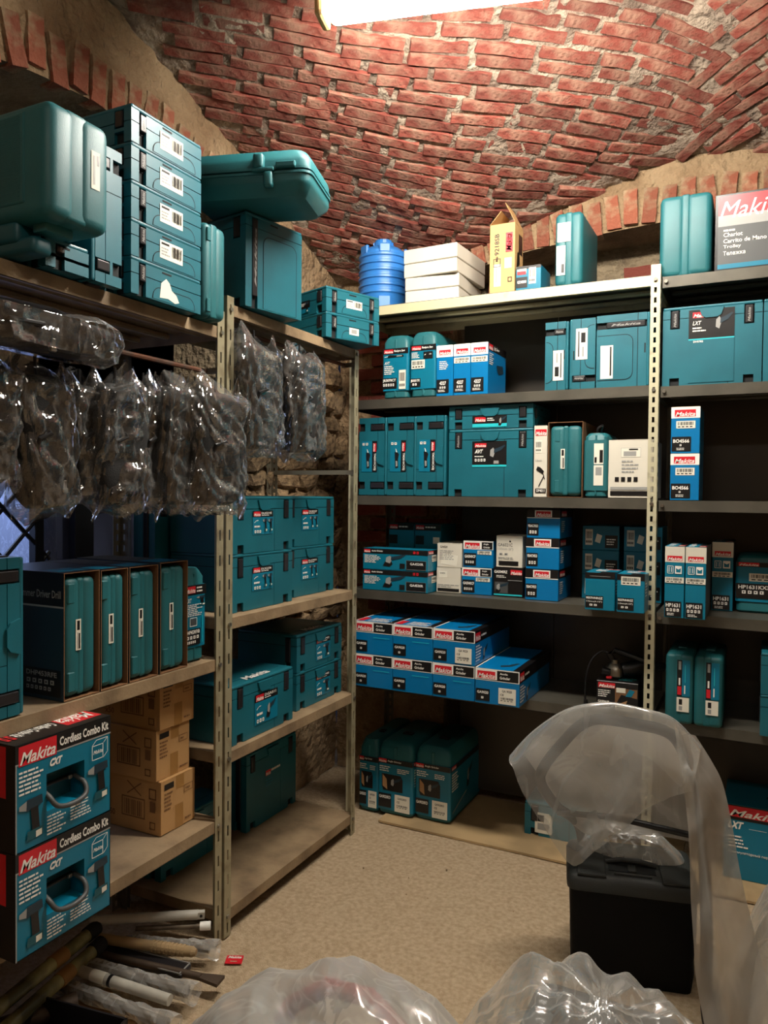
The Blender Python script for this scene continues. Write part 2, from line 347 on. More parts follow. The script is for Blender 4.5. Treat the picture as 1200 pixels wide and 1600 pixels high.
def makpac(label, loc, rz, w=.39, d=.296, h=.21, fart=(), sart=(), tart=(), lart=(), group=None, rot=None, side_latch=(1, 0), name='stacking_case', toplogo=False, scoop=True, m='teal', latchlogo=False, arch=True):
    t = thing(name, label, 'case', loc, rz, group, rot)
    b = MB(); e = .013; c0, c1 = .028, .064
    b.box(e, w-e, e, d, .002, h-.002, m)
    lat0 = max(.042, h-.088); vl = h-.046
    us = [0, c0, c1, w*.34, w*.67, w*.67+.0022, w-c1, w-c0, w]; vs = [0, .032, lat0, vl-.0025, vl, h-.012]
    def ff(i, j):
        if i in (1, 6) and j == 0: return (-.011, 'slot')
        if i in (1, 7-1) and j in (2, 3, 4): return (-.009, 'slot')
        if j == 3: return (-.003, 'slot')
        if i == 4 and j < 3: return (-.0015, 'slot')
        return (0, None)
    b.plate((0, 0, 0), (1, 0, 0), (0, 0, 1), (0, -1, 0), us, vs, ff, -e if 0 else .0, m)
    # skirts of the front plate are closed by the side plates
    def fs(latches):
        us_ = [0, .030, .058, d-.058, d-.030, d]
        def g(i, j):
            if (i == 1 and latches[0]) or (i == 3 and latches[1]):
                if j >= 1 and j < 4: return (-.009, 'slot')
                if j == 0: return (-.011, 'slot')
            if j == 2: return (-.0025, 'slot')
            return (0, None)
        return us_, g
    vs2 = [0, .034, vl-.0025, vl, h-.012]
    us_, g = fs(side_latch); b.plate((w, 0, 0), (0, 1, 0), (0, 0, 1), (1, 0, 0), us_, vs2, g, 0, m)
    us_, g = fs(side_latch[::-1]); b.plate((0, d, 0), (0, -1, 0), (0, 0, 1), (-1, 0, 0), us_, vs2, g, 0, m)
    b.box(.004, w-.004, d-.004, d, .002, h-.004, m)
    b.build('case_body', t)
    l = MB(); l.box(0, w, 0, d, h-.013, h, m, r=.005); l.box(.03, w-.03, .05, d-.05, h-.004, h+.0012, m)
    l.build('lid', t)
    for x in (c0, w-c1):
        q = MB(); q.box(x+.004, x+c1-c0-.004, -.0035, .008, lat0+.003, h-.016, 'latch', r=.003, seg=2)
        if latchlogo: art(q, (x+.006, -.0036, lat0), (1, 0, 0), (0, 0, 1), (0, -1, 0), .024, h-.02-lat0, [('T', 'Makita', .1, .3, .9, .7, 'grey_print', .3)], 90)
        q.build('latch', t)
    for side in (0, 1):
        for k in (0, 1):
            if not side_latch[k]: continue
            y0, y1 = ((.032, .056), (d-.056, d-.032))[k]; q = MB()
            x0, x1 = ((w-.008, w+.0035), (-.0035, .008))[side]
            q.box(x0, x1, y0, y1, .040, h-.018, 'latch', r=.003, seg=2)
            if side == 0: art(q, (x1, y0, .04), (0, 1, 0), (0, 0, 1), (1, 0, 0), y1-y0, h-.058, [('T', 'Makita', .12, .3, .88, .7, 'grey_print', .3)], 90)
            q.build('latch', t)
    if scoop:
        q = MB(); q.prism((w/2, 0, vl), (1, 0, 0), (0, 0, 1), (0, -1, 0), [(-.045, .032), (-.036, .004), (-.022, -.006), (.022, -.006), (.036, .004), (.045, .032)], 0, .007, m)
        q.build('carry_handle', t)
    if arch:
        a0, a1, ht = .085, d-.075 if side_latch[1] else d-.03, max(.03, vl-.02)
        p = [(a0, .004), (a1, .004)]
        for k in range(6): a = math.radians(90*k/5); p.append((a1-.03+.03*math.cos(a), ht-.03+.03*math.sin(a)))
        for k in range(6): a = math.radians(90+90*k/5); p.append((a0+.03+.03*math.cos(a), ht-.03+.03*math.sin(a)))
        q = MB(); q.prism((w, 0, 0), (0, 1, 0), (0, 0, 1), (1, 0, 0), p, 0, .0012, m)
        pp = p[2:]; pp = [p[1]]+pp+[p[0]]
        for (a, b_), (c, e_) in zip(pp, pp[1:]):
            dx, dy = c-a, e_-b_; l_ = math.hypot(dx, dy) or 1; nx, ny = -dy/l_*.0011, dx/l_*.0011
            q.add([(w+.0016, a-nx, b_-ny), (w+.0016, c-nx, e_-ny), (w+.0016, c+nx, e_+ny), (w+.0016, a+nx, b_+ny)], [(0, 1, 2, 3)], 'slot')
        q.build('side_panel', t)
    q = MB(); q.box(w-.006, w+.0008, d*.42, d*.55, h-.021, h-.016, 'slot'); q.build('hinge_slot', t)
    A = []
    if fart: A.append(('F', fart))
    if sart: A.append(('R', sart))
    if lart: A.append(('L', lart))
    if A: prints(t, w, d, h, A, lift=.0018)
    if toplogo:
        prints(t, w, d, h, [('T', [('T', 'Makita', .28, .06, .68, .2, 'white', .3, .03)])], name='top_emblem', lift=.0018)
    if tart: prints(t, w, d, h, [('T', tart)], name='top_label', lift=.0018)
    return t
def maklabel(u0, v0, u1, v1, model='', pic='DR', two=False, hl=.26):
    """front sticker: black header with plate + name, teal field with picture"""
    w, h = u1-u0, v1-v0; L_ = [('R', u0, v0, u1, v1, 'teal_print'), ('R', u0, v1-h*hl, u1, v1, 'black_print'), ('LG', u0+w*.05, v1-h*hl*.9, u0+w*.38, v1-h*hl*.12)]
    if model: L_.append(('T', model, u0+w*.42, v1-h*hl*.55, u0+w*.92, v1-h*hl*.2, 'white'))
    L_.append(('LN', u0+w*.42, v1-h*hl*.85, u0+w*.8, v1-h*hl*.62, 1, 'white'))
    L_ += [('PL', [(u0+w*.07, v0+h*.5), (u0+w*.16, v0+h*.58), (u0+w*.26, v0+h*.6)], .0012, 'white'), ('LN', u0+w*.07, v0+h*.26, u0+w*.42, v0+h*.42, 1, 'white'), ('IC', u0+w*.07, v0+h*.06, u0+w*.42, v0+h*.18, 3, 'white')]
    L_.append((pic, u0+w*.48, v0+h*.12, u0+w*(.7 if two else .92), v0+h*.68))
    if two: L_.append((pic, u0+w*.74, v0+h*.12, u0+w*.95, v0+h*.68))
    return L_

def blowcase(label, loc, rz, w, d, h, r=.022, split='x', fart=(), lart=(), group=None, rot=None, name='tool_case', latches=True, m='teal_case', sp=.5):
    """moulded case, two rounded shells with a seam; split plane along x (seam seen from the front)"""
    t = thing(name, label, 'case', loc, rz, group, rot)
    g = .0016
    for k, (x0, x1) in enumerate(((0, w*sp-g), (w*sp+g, w))):
        q = MB(); q.box(x0, x1, 0, d, 0, h, m, r=r, seg=4); q.build('shell', t, smooth='auto')
    q = MB(); q.box(r, w-r, .004, d-.004, .004, h-.004, 'slot' if 0 else m, r=.01)
    q.box(w*sp-.016, w*sp+.016, .0012, d-.0012, .0012, h-.0012, m, r=.008, seg=3); q.build('seam_rib', t, smooth='auto')
    if latches:
        for z0 in (h*.06, h*.80):
            q = MB(); q.box(w*sp-.036, w*sp-.018, -.0022, .01, z0, z0+h*.14, m, r=.002, seg=1); q.build('hinge_knuckle', t)
    A = []
    if fart: A.append(('F', fart))
    if lart: A.append(('L', lart))
    if A: prints(t, w, d, h, A, lift=.0012)
    return t
def sleeved(label, loc, rz, w, d, h, cap, base, print_mat, arts, group=None, name='tool_case', peak=.35, handle=True, m='teal_case', rot=None):
    """case with chamfered cap wrapped in a printed cardboard sleeve between z=base and z=h-cap"""
    t = thing(name, label, 'case', loc, rz, group, rot)
    q = MB()
    q.loft(w, d, [(0, .012, .02), (.008, .003, .02), (h-cap*.55, .002, .018), (h-cap*.18, .010, .022), (h, w*.13, .03)], m)
    q.build('case_body', t, smooth='auto')
    q = MB(); q.box(w*.46, w*.54, -.0005, d*.98, .01, h-cap*.3, m, r=.002, seg=1); q.build('seam_rib', t)
    s = MB(); s.loft(w+.003, d+.003, [(base, 0, .012), (h-cap, 0, .012)], print_mat, cx=w/2, cy=d/2); s.build('printed_sleeve', t)
    if handle:
        k = MB(); k.box(w*.36, w*.64, d*.32, d*.40, h-.001, h+.008, 'black', r=.003); k.box(w*.42, w*.58, d*.34, d*.38, h+.006, h+.012, 'black', r=.002); k.build('carry_handle', t)
    A = MB()
    for a in arts:
        s_, items = a[0], a[1]; O, U, V, N, W, H = face(w, d, h, s_)
        O = Vector(O)+Vector(V)*base+Vector(N)*.0016; art(A, O, U, V, N, W, h-cap-base, items, a[2] if len(a) > 2 else 0)
    A.build('printed_label', t)
    return t
SLEEVE_HEAD = [('R', .0, .90, 1, 1, 'black_print')]
exec_later = []
# ---------------------------------------------------------------- the setting
XW, YW, XR, YF = -2.15, 3.75, 1.65, -1.9          # left wall, back wall, right wall, wall behind the camera
def lerp_tab(t, x):
    """smooth (Catmull-Rom) table lookup"""
    if x <= t[0][0]: return t[0][1]
    if x >= t[-1][0]: return t[-1][1]
    for i in range(len(t)-1):
        if t[i][0] <= x <= t[i+1][0]:
            p0 = t[max(i-1, 0)][1]; p1 = t[i][1]; p2 = t[i+1][1]; p3 = t[min(i+2, len(t)-1)][1]; u = (x-t[i][0])/(t[i+1][0]-t[i][0])
            return .5*(2*p1+(p2-p0)*u+(2*p0-5*p1+4*p2-p3)*u*u+(3*p1-p0-3*p2+p3)*u**3)
GX = [(-2.2, -.40), (-1.75, -.345), (-1.32, -.275), (-.77, -.11), (-.25, 0), (.3, -.11), (.82, -.275), (1.25, -.345), (1.7, -.40)]
GYH = [(0, .78), (.5, .75), (1.0, .64), (1.4, .53), (1.9, .38), (2.3, .22), (2.7, .05), (2.83, 0)]
def vault(x, y): return 3.11 + lerp_tab(GX, x) + lerp_tab(GYH, abs(y-.925))
def vnorm(x, y):
    e = .01; return Vector((-(vault(x+e, y)-vault(x-e, y))/(2*e), -(vault(x, y+e)-vault(x, y-e))/(2*e), 1)).normalized()*-1   # towards the room

fl = MB(); n = 44
vs = []; 
for i in range(n+1):
    for j in range(n+1):
        x = XW-.5+(XR-XW+.6)*i/n; y = YF-.1+(YW-YF+.5)*j/n
        vs.append((x, y, .004*noise.noise((x*1.5, y*1.5, 0))-.004))
fl.add(vs, [(i*(n+1)+j, (i+1)*(n+1)+j, (i+1)*(n+1)+j+1, i*(n+1)+j+1) for i in range(n) for j in range(n)], 'concrete')
struct(fl, 'floor', smooth=True)

# vault: mortar surface plus real bricks
cm = MB(); nx, ny = 230, 330; vs = []
for i in range(nx+1):
    for j in range(ny+1):
        x = XW-.06+(XR-XW+.12)*i/nx; y = YF-.06+(YW-YF+.12)*j/ny
        z = vault(x, y) - max(-.006, .015*noise.noise((x*6, y*6, 1.3)) + .013*noise.noise((x*23, y*23, 5)))
        vs.append((x, y, z))
cm.add(vs, [(i*(ny+1)+j, i*(ny+1)+j+1, (i+1)*(ny+1)+j+1, (i+1)*(ny+1)+j) for i in range(nx) for j in range(ny)], 'mortar')
ceiling = struct(cm, 'ceiling', smooth=True)
def brickmesh(name, L_, W_, D_, m, seed):
    bm = bmesh.new(); bmesh.ops.create_cube(bm, size=1); r = random.Random(seed)
    bmesh.ops.subdivide_edges(bm, edges=[e for e in bm.edges if abs(e.verts[0].co.x-e.verts[1].co.x) > .5], cuts=3)
    for v in bm.verts:
        v.co = Vector((v.co.x*L_, v.co.y*W_, v.co.z*D_)) + Vector((r.uniform(-.004, .004), r.uniform(-.0022, .0022), r.uniform(-.002, .002)))
        if abs(v.co.x) > L_*.45 and v.co.z < 0: v.co.x *= .97; 
        if v.co.z < 0: v.co.y *= .9
    me = bpy.data.meshes.new(name); bm.to_mesh(me); bm.free(); me.materials.append(MATS[m]); return me
BR = [brickmesh('brick', .243+.016*random.uniform(-1, 1), .047+.003*random.uniform(-1, 1), .06, 'brick', k) for k in range(10)]
HB = [brickmesh('brick', .13, .046, .06, 'brick', 30+k) for k in range(3)]
def seamx(y): return -.33 + max(0, 3.75-y)*.13
cand = []
S2 = math.sqrt(.5); rb = random.Random(3)
def pxof(p):
    q = Vector(p)-Vector((0, 0, 1.55)); w = q.dot(f0)
    return (600+F*q.dot(cr)/w, 800-F*q.dot(cu)/w, w) if w > .1 else None
for cell in (0, 1):
    CA, SA = math.cos(math.radians(37)), math.sin(math.radians(37)); e1 = Vector((CA, SA, 0)) if cell == 0 else Vector((CA, -SA, 0))
    e2 = Vector((SA, -CA, 0)) if cell == 0 else Vector((-SA, -CA, 0))
    O = Vector((XW, YW, 0)) if cell == 0 else Vector((1.62, YW, 0))
    s = .03; row = 0
    while s < 5.2:
        t = -3.2 + (.13 if row % 2 else 0) + rb.uniform(-.03, .03)
        step = None
        while t < 3.2:
            half = rb.random() < .12; Lb = .15 if half else .262
            tt = t+Lb/2; p = O+e1*tt+e2*(s+.012*math.sin(t*2.1+row*.2)+.006*rb.uniform(-1, 1)); x, y = p.x, p.y
            ok = XW+.03 < x < XR-.03 and YF < y < YW-.03 and ((x < seamx(y)-.005) if cell == 0 else (x > seamx(y)+.03)) and y > .6
            if ok:
                z = vault(x, y); P_ = Vector((x, y, z)); nrm = vnorm(x, y)
                # tangent along course
                q = P_+e1*.05; q.z = vault(q.x, q.y); tx = (q-P_).normalized()
                by = nrm.cross(tx).normalized()
                pr = pxof(P_)
                vis = pr and -60 < pr[0] < 1260 and -80 < pr[1] < 480
                if pr and -250 < pr[0] < 1450 and pr[1] > -700:
                    lift = rb.uniform(-.004, .007)
                    ang = rb.uniform(-.018, .018)
                    R = Matrix((tx, by, -nrm)).transposed().to_4x4() @ Matrix.Rotation(ang, 4, 'Z') @ Matrix.Rotation(rb.uniform(-.05, .05), 4, 'X')
                    Mx = Matrix.Translation(P_ - nrm*(.030-.010-lift)) @ R
                    cand.append((pr[2] if vis else 99, (HB if half else BR)[rb.randrange(3 if half else 10)], Mx))
            t += Lb*(1/math.sqrt(1+.0))
        # course pitch measured on the curved surface
        mp = O+e2*s; a = vault(mp.x, mp.y); b_ = vault(mp.x+e2.x*.05, mp.y+e2.y*.05); sl = (b_-a)/.05
        s += .0575/math.sqrt(1+sl*sl); row += 1
cand.sort(key=lambda c: c[0])
rest = MB()
for k, (w, me, Mx) in enumerate(cand):
    if k < 290 and w < 90:
        o = bpy.data.objects.new('brick', me); COL.objects.link(o); o.parent = ceiling; o.matrix_world = Mx; o.matrix_parent_inverse = Matrix.Identity(4); o.matrix_basis = Mx
    else:
        rest.add([Mx @ v.co for v in me.vertices], [tuple(p.vertices) for p in me.polygons], 'brick')
ob = rest.build('brick', ceiling); ob['kind'] = 'stuff'

# walls with arched niches
def archz_left(y):
    yc, hs, zc, rise = 2.0, .92, 2.93, .42
    u = (y-yc)/hs
    return None if abs(u) >= 1 else zc - rise*(1-math.sqrt(max(0, 1-u*u*.96)))
def archz_back(x):
    xc, hs, zc, rise = -.10, 1.40, 2.83, .24
    u = (x-xc)/hs
    return None if abs(u) >= 1 else zc - rise*(1-math.sqrt(max(0, 1-u*u*.9)))
def wallmesh(P, a0, a1, zt, arch, depth, N, m, msof, step=.025, sill=0):
    """P(a,z)->point on the wall plane; columns along a, open below the arch, soffit of given depth"""
    mb = MB(); k = int((a1-a0)/step); N = Vector(N)
    A = [a0+(a1-a0)*i/k for i in range(k+1)]
    def disp(p): return p + N*(-.016*noise.noise(p*4)-.010*noise.noise(p*12)-.006*noise.noise(p*31))
    for i in range(k):
        lo = []
        for a in (A[i], A[i+1]):
            z = arch((a)) if arch else None
            lo.append(z)
        am = arch((A[i]+A[i+1])/2) if arch else None
        zb = [0, 0] if am is None else [z if z is not None else am for z in lo]
        ztop = [zt(A[i]), zt(A[i+1])]; nz = max(2, int((max(ztop)-min(zb))/.028))
        g = [[disp(P(A[i+q], zb[q]+(ztop[q]-zb[q])*j/nz)) for j in range(nz+1)] for q in (0, 1)]
        mb.add(g[0]+g[1], [(j, j+1, nz+1+j+1, nz+1+j) for j in range(nz)], m)
        if am is not None:
            f = [P(A[i], zb[0]), P(A[i+1], zb[1])]
            mb.add([f[0], f[1], f[1]+N*depth, f[0]+N*depth], [(0, 1, 2, 3)], msof)
            for q in (0, 1):
                if lo[q] is None or (arch(A[i]+(-step if q == 0 else 2*step)) is None and False): pass
            if arch(A[i]-1e-6) is None or arch(A[i+1]+1e-6) is None or (arch(A[i]-step) is None) or (arch(A[i+1]+step) is None):
                a = A[i] if arch(A[i]-step) is None else A[i+1]
                zz = arch(a) or am
                mb.add([P(a, 0), P(a, zz), P(a, zz)+N*depth, P(a, 0)+N*depth], [(0, 1, 2, 3)], msof)
    return mb
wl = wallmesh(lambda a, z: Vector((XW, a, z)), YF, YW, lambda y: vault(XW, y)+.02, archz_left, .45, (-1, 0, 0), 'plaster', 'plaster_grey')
wl.add([(XW-.45, .5, 0), (XW-.45, 3.0, 0), (XW-.45, 3.0, 1.22), (XW-.45, .5, 1.22)], [(0, 1, 2, 3)], 'plaster_grey')     # below the window sill
wl.add([(XW-.45, 2.12, 1.22), (XW-.45, 3.0, 1.22), (XW-.45, 3.0, 2.9), (XW-.45, 2.12, 2.9)], [(0, 1, 2, 3)], 'panel_blue')
wl.add([(XW-.45, .5, 1.9), (XW-.45, 3.0, 1.9), (XW-.45, 3.0, 3.0), (XW-.45, .5, 3.0)], [(0, 1, 2, 3)], 'plaster_grey')
wall_left = struct(wl, 'wall_left')
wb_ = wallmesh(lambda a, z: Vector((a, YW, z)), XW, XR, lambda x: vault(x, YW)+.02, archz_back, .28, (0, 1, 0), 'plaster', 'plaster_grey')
k = 60; vs = []
for i in range(k+1):
    for j in range(k+1):
        x = -1.6+3.1*i/k; z = 3.0*j/k; p = Vector((x, YW+.28, z)); vs.append(p+Vector((0, -.03*noise.noise(p*3)-.012*noise.noise(p*11), 0)))
wb_.add(vs, [(i*(k+1)+j, (i+1)*(k+1)+j, (i+1)*(k+1)+j+1, i*(k+1)+j+1) for i in range(k) for j in range(k)], 'plaster_grey')
wall_back = struct(wb_, 'wall_back')
struct(MB().add([(XR, YF, 0), (XR, YW, 0), (XR, YW, 3.9), (XR, YF, 3.9)], [(0, 1, 2, 3)], 'plaster'), 'wall_right')
struct(MB().add([(XW, YF, 0), (XR, YF, 0), (XR, YF, 3.9), (XW, YF, 3.9)], [(0, 1, 2, 3)], 'plaster'), 'wall_front')
# soldier bricks round both arches
AB = [brickmesh('brick', .16, .062, .07, 'arch_brick', 60+k) for k in range(6)]
def archbricks(parent, f, a0, a1, P, N, T, off=.085):
    a = a0; i = 0
    while a < a1:
        z = f(a); z2 = f(a+.01)
        if z is None or z2 is None: a += .03; continue
        tan = (Vector(T)*.01+Vector((0, 0, z2-z))).normalized(); nrm = Vector(N); up = tan.cross(nrm).normalized()
        if up.z < 0: up = -up
        c = P(a, z) + up*(off+rb.uniform(-.018, .018)) + nrm*rb.uniform(-.004, .012)
        R = Matrix((up, tan, nrm)).transposed().to_4x4() @ Matrix.Rotation(rb.uniform(-.12, .12), 4, 'Z')
        o = bpy.data.objects.new('brick', AB[i % 6]); COL.objects.link(o); o.parent = parent; o.matrix_basis = Matrix.Translation(c) @ R
        a += .083*abs(tan.dot(Vector(T))) ; i += 1
archbricks(wall_left, archz_left, 1.10, 2.90, lambda a, z: Vector((XW-.022, a, z)), (1, 0, 0), (0, 1, 0))
archbricks(wall_back, archz_back, -1.47, 1.27, lambda a, z: Vector((a, YW+.022, z)), (0, -1, 0), (1, 0, 0))
# running courses of bare brick low on the back wall behind the shelves, inside the niche and on the left of it
NB = [brickmesh('brick', .22, .062, .05, 'brick', 90+k) for k in range(4)]
for r_ in range(24):
    z = .95+r_*.074
    for c_ in range(3):
        x = -2.06+c_*.238+(.119 if r_ % 2 else 0)+rb.uniform(-.006, .006)
        if x > -1.56 or x < -2.02 or (z > 2.5): continue
        o = bpy.data.objects.new('brick', NB[rb.randrange(4)]); COL.objects.link(o); o.parent = wall_back
        o.matrix_basis = Matrix.Translation((x, YW-.008+rb.uniform(-.006, .006), z)) @ Matrix.Rotation(math.pi/2, 4, 'X') @ Matrix.Rotation(rb.uniform(-.03, .03), 4, 'Z')
for r_ in range(3):
    for c_ in range(12):
        x = -1.25+c_*.238+(.119 if r_ % 2 else 0); z = 2.53+r_*.072
        if rb.random() < (.0, .25, .55)[r_]: continue
        o = bpy.data.objects.new('brick', NB[rb.randrange(4)]); COL.objects.link(o); o.parent = wall_back
        o.matrix_basis = Matrix.Translation((x, YW+.27, z)) @ Matrix.Rotation(math.pi/2, 4, 'X') @ Matrix.Rotation(rb.uniform(-.04, .04), 4, 'Z')
# rubble stones of the corner pier on the left wall
def stonemesh(seed):
    bm = bmesh.new(); bmesh.ops.create_icosphere(bm, subdivisions=1, radius=1); r = Vector((seed*3.1, seed*1.7, 0))
    for v in bm.verts:
        c = v.co.copy(); q = Vector([math.copysign(abs(a)**.8, a) for a in c]); v.co = q*(1+.45*noise.noise(c*1.3+r)+.18*noise.noise(c*3.1+r))
    me = bpy.data.meshes.new('stone'); bm.to_mesh(me); bm.free(); me.materials.append(MATS['stone']); return me
SM = [stonemesh(k) for k in range(7)]
z = .55; row = 0
while z < 2.2:
    hh = rb.uniform(.05, .13); y = 2.86+rb.uniform(0, .06)
    while y < 3.75:
        ww = rb.uniform(.06, .22)
        o = bpy.data.objects.new('stone', SM[rb.randrange(7)]); COL.objects.link(o); o.parent = wall_left
        o.matrix_basis = Matrix.Translation((XW+rb.uniform(-.01, .03), y+ww/2, z+hh/2)) @ Matrix.Rotation(rb.uniform(-.5, .5), 4, 'X') @ Matrix.Diagonal((.040, ww*.56, hh*.58, 1))
        y += ww+.008
    z += hh+.006; row += 1
# window in the left niche: bubble film and a diamond grille
w1 = MB(); XN = XW-.44
w1.add([(XN, .55, 1.2), (XN, 2.2, 1.2), (XN, 2.2, 1.95), (XN, .55, 1.95)], [(0, 1, 2, 3)], 'bubble')
win = struct(w1, 'window_1')
g = MB(); step = .19
for k in range(-8, 14):
    for sgn in (1, -1):
        y0 = .3+k*step
        a = Vector((XN+.05, y0, 1.2)); b_ = Vector((XN+.05, y0+sgn*.75, 1.95))
        if max(a.y, b_.y) < .55 or min(a.y, b_.y) > 2.2: continue
        pts = [a.lerp(b_, u) for u in (0, 1)]
        def clip(p, q):
            if p.y < .55: p = p.lerp(q, (.55-p.y)/(q.y-p.y))
            if p.y > 2.12: p = p.lerp(q, (2.12-p.y)/(q.y-p.y))
            return p
        p, q = clip(pts[0], pts[1]), clip(pts[1], pts[0])
        g.tube([p, q], .0085, 'bars', 6)
g.build('window_grille', win)
for i, (y0, y1) in enumerate(((2.05, 2.09), (2.24, 2.34))):
    q = MB(); q.box(XN+.02, XN+.06, y0, y1, 1.1, 1.95, 'bars', r=.004); q.build('window_frame', win)
al = bpy.data.lights.new('daylight', 'AREA'); al.energy = 18; al.color = (.55, .68, 1); al.size = .8
ao = bpy.data.objects.new('daylight', al); COL.objects.link(ao); ao.location = (XN-.5, 1.9, 1.9); ao.rotation_euler = (0, math.radians(-70), 0)

# ---------------------------------------------------------------- lamps
def tube_lamp(label, loc, rz, Lg=1.25, tilt=0, em='tube'):
    t = thing('tube_lamp', label, 'lamp', loc, rot=(0, math.radians(tilt), math.radians(rz)))
    q = MB(); q.box(0, Lg, -.075, .075, .0, .05, 'paper', r=.012); q.build('lamp_housing', t)
    q = MB(); q.box(.035, Lg-.035, -.045, .045, -.055, .0, em, r=.02, seg=3); q.build('diffuser', t, smooth='auto')
    for x in (0, Lg-.03):
        q = MB(); q.box(x, x+.03, -.052, .052, -.06, .02, 'kraft_y', r=.012); q.build('end_cap', t)
    for x in (.25, Lg-.25):
        zt = .2; q = MB(); q.box(x, x+.02, -.01, .01, .04, zt+.05, 'steel'); q.build('bracket', t)
    return t
tube_lamp('lit fluorescent tube lamp with yellowed end cap under the brick vault', (-1.315, 2.135, 3.13), 14, 1.25)
tube_lamp('added unseen tube lamp behind the camera giving dim fill light', (-.85, -.3, 3.28), 8, 1.25, 0, 'tube_fill')  # added out of view as soft fill for the lower shelves

# ---------------------------------------------------------------- shelving
def post(parent, x, y, h, sx, sy, m, wd=.036, name='post', pit=.040, sl=.022, sw=.14):
    """L-profile upright of slotted sheet steel; flanges run from the corner (x,y) towards sx and sy"""
    q = MB()
    for U, s in (((sx, 0, 0), 0), ((0, sy, 0), 1)):
        U = Vector(U); us = [0, wd*(.5-sw), wd*(.5+sw), wd]; z = 0
        zs = [0]
        while z < h-.05: zs += [z+.012, z+.012+sl]; z += pit
        zs.append(h)
        for j in range(len(zs)-1):
            for i in range(3):
                if i == 1 and j % 2 == 1 and j < len(zs)-2: continue
                P = [Vector((x, y, 0))+U*us[i]+Vector((0, 0, zs[j])), Vector((x, y, 0))+U*us[i+1]+Vector((0, 0, zs[j])),
                     Vector((x, y, 0))+U*us[i+1]+Vector((0, 0, zs[j+1])), Vector((x, y, 0))+U*us[i]+Vector((0, 0, zs[j+1]))]
                q.add(P, [(0, 1, 2, 3)], m)
    o = q.build(name, parent); md = o.modifiers.new('s', 'SOLIDIFY'); md.thickness = .002; md.offset = 0
    return o
def shelfpart(parent, x0, x1, y0, y1, z, m, mtop, lip=.04, ribs=0, ribdir='x', name='shelf'):
    q = MB(); q.box(x0, x1, y0, y1, z-.002, z, mtop); t = .0015
    q.box(x0, x1, y0, y0+t, z-lip, z-.002, m); q.box(x0, x1, y1-t, y1, z-lip, z-.002, m)
    q.box(x0, x0+t, y0, y1, z-lip, z-.002, m); q.box(x1-t, x1, y0, y1, z-lip, z-.002, m)
    q.box(x0, x1, y0, y0+.014, z-lip, z-lip+t, m); q.box(x1-.014, x1, y0, y1, z-lip, z-lip+t, m); 
    for k in range(ribs):
        if ribdir == 'x':
            y = y0+(y1-y0)*(k+.7)/(ribs+.4); q.box(x0+.01, x1-.01, y-.012, y+.012, z-.024, z-.003, m, r=.006, seg=1)
        else:
            x = x0+(x1-x0)*(k+.7)/(ribs+.4); q.box(x-.012, x+.012, y0+.01, y1-.01, z-.024, z-.003, m, r=.006, seg=1)
    return q.build(name, parent)
def bolt(parent, p, N):
    q = MB(); p = Vector(p); q.tube([p, p+Vector(N)*.007], .0075, 'steel', 8); q.build('bolt', parent)
D = .47
def unit_left(label, y0, y1, h, levels, cross):
    t = thing('shelving_unit', label, 'shelf', (-1.65, y0, 0))
    w = y1-y0
    for y, sy in ((0, 1), (w, -1)):
        post(t, .0025, y, h if y == 0 or w > 1 else h-.027, -1, sy, 'post', pit=.086, sl=.036, sw=.10); post(t, -D, y, h, 1, sy, 'post_grey')
    for z in levels:
        shelfpart(t, -D+.003, 0, .003, w-.003, z, 'shelf_tan', 'shelf_tan', ribs=3, ribdir='y')
        for y in (.018, w-.018): bolt(t, (.0035, y, z-.02), (1, 0, 0))
    for x, y, z in cross:
        pass
    # side stays and the rail the bags hang from
    for y in (.004, w-.004):
        q = MB(); q.box(-D, -.0, y-.001, y+.001, 1.64, 1.66, 'post_grey'); q.build('side_stay', t)
    return t
near = unit_left('near tan-grey slotted steel shelving unit at the left edge', .95, 2.085, 2.165, (2.11, .985, .43), ())
far = unit_left('tan-grey slotted steel shelving unit standing in front of the rough stone pier', 2.10, 3.045, 2.225, (2.20, 1.115, .645, .09), ())
for t, w, zz in ((near, 1.13, 1.965), (far, .94, 2.135)):
    q = MB(); q.tube([(-.06, .01, zz), (-.06, w-.01, zz)], .008, 'rust', 8); q.build('hanging_rail', t)
    for y in (.012, w-.012):
        q = MB(); q.box(-.075, -.0, y-.003, y+.003, zz-.01, zz+.01, 'post_grey'); q.build('rail_bracket', t)
DB = .45
def unit_back(label, x0, x1, h, levels, mf, panels, norightpost=False):
    t = thing('shelving_unit', label, 'shelf', (x0, 3.24, 0)); w = x1-x0
    for x, sx in ((0, 1), (w, -1)):
        if not (norightpost and x == 0): post(t, x, -.0025, h, sx, 1, 'post_cream')
        post(t, x, DB, h, sx, -1, 'post_grey')
    for i, z in enumerate(levels):
        shelfpart(t, .003, w-.003, 0, DB, z, mf if i == 0 else 'shelf_dark', 'shelf_dark', lip=.045, ribs=3)
        for x in (.018, w-.018): bolt(t, (x, -.0035, z-.02), (0, -1, 0))
    for a, b_ in panels:
        q = MB(); q.box(a, b_, DB-.004, DB-.001, .05, levels[0]-.03, 'back_panel'); q.build('back_panel', t)
    return t
bk1 = unit_back('tall dark steel shelving unit along the back wall, left bay with cream top edge', -1.80, -.382, 2.485, (2.445, 2.003, 1.545, 1.092, .662), 'shelf_cream', ((.42, .90), (.903, 1.405)))
bk2 = unit_back('tall dark steel shelving unit along the back wall, right bay', -.378, .96, 2.485, (2.432, 1.995, 1.538, 1.085, .652), 'shelf_dark', ((.012, .66), (.663, 1.325)), True)
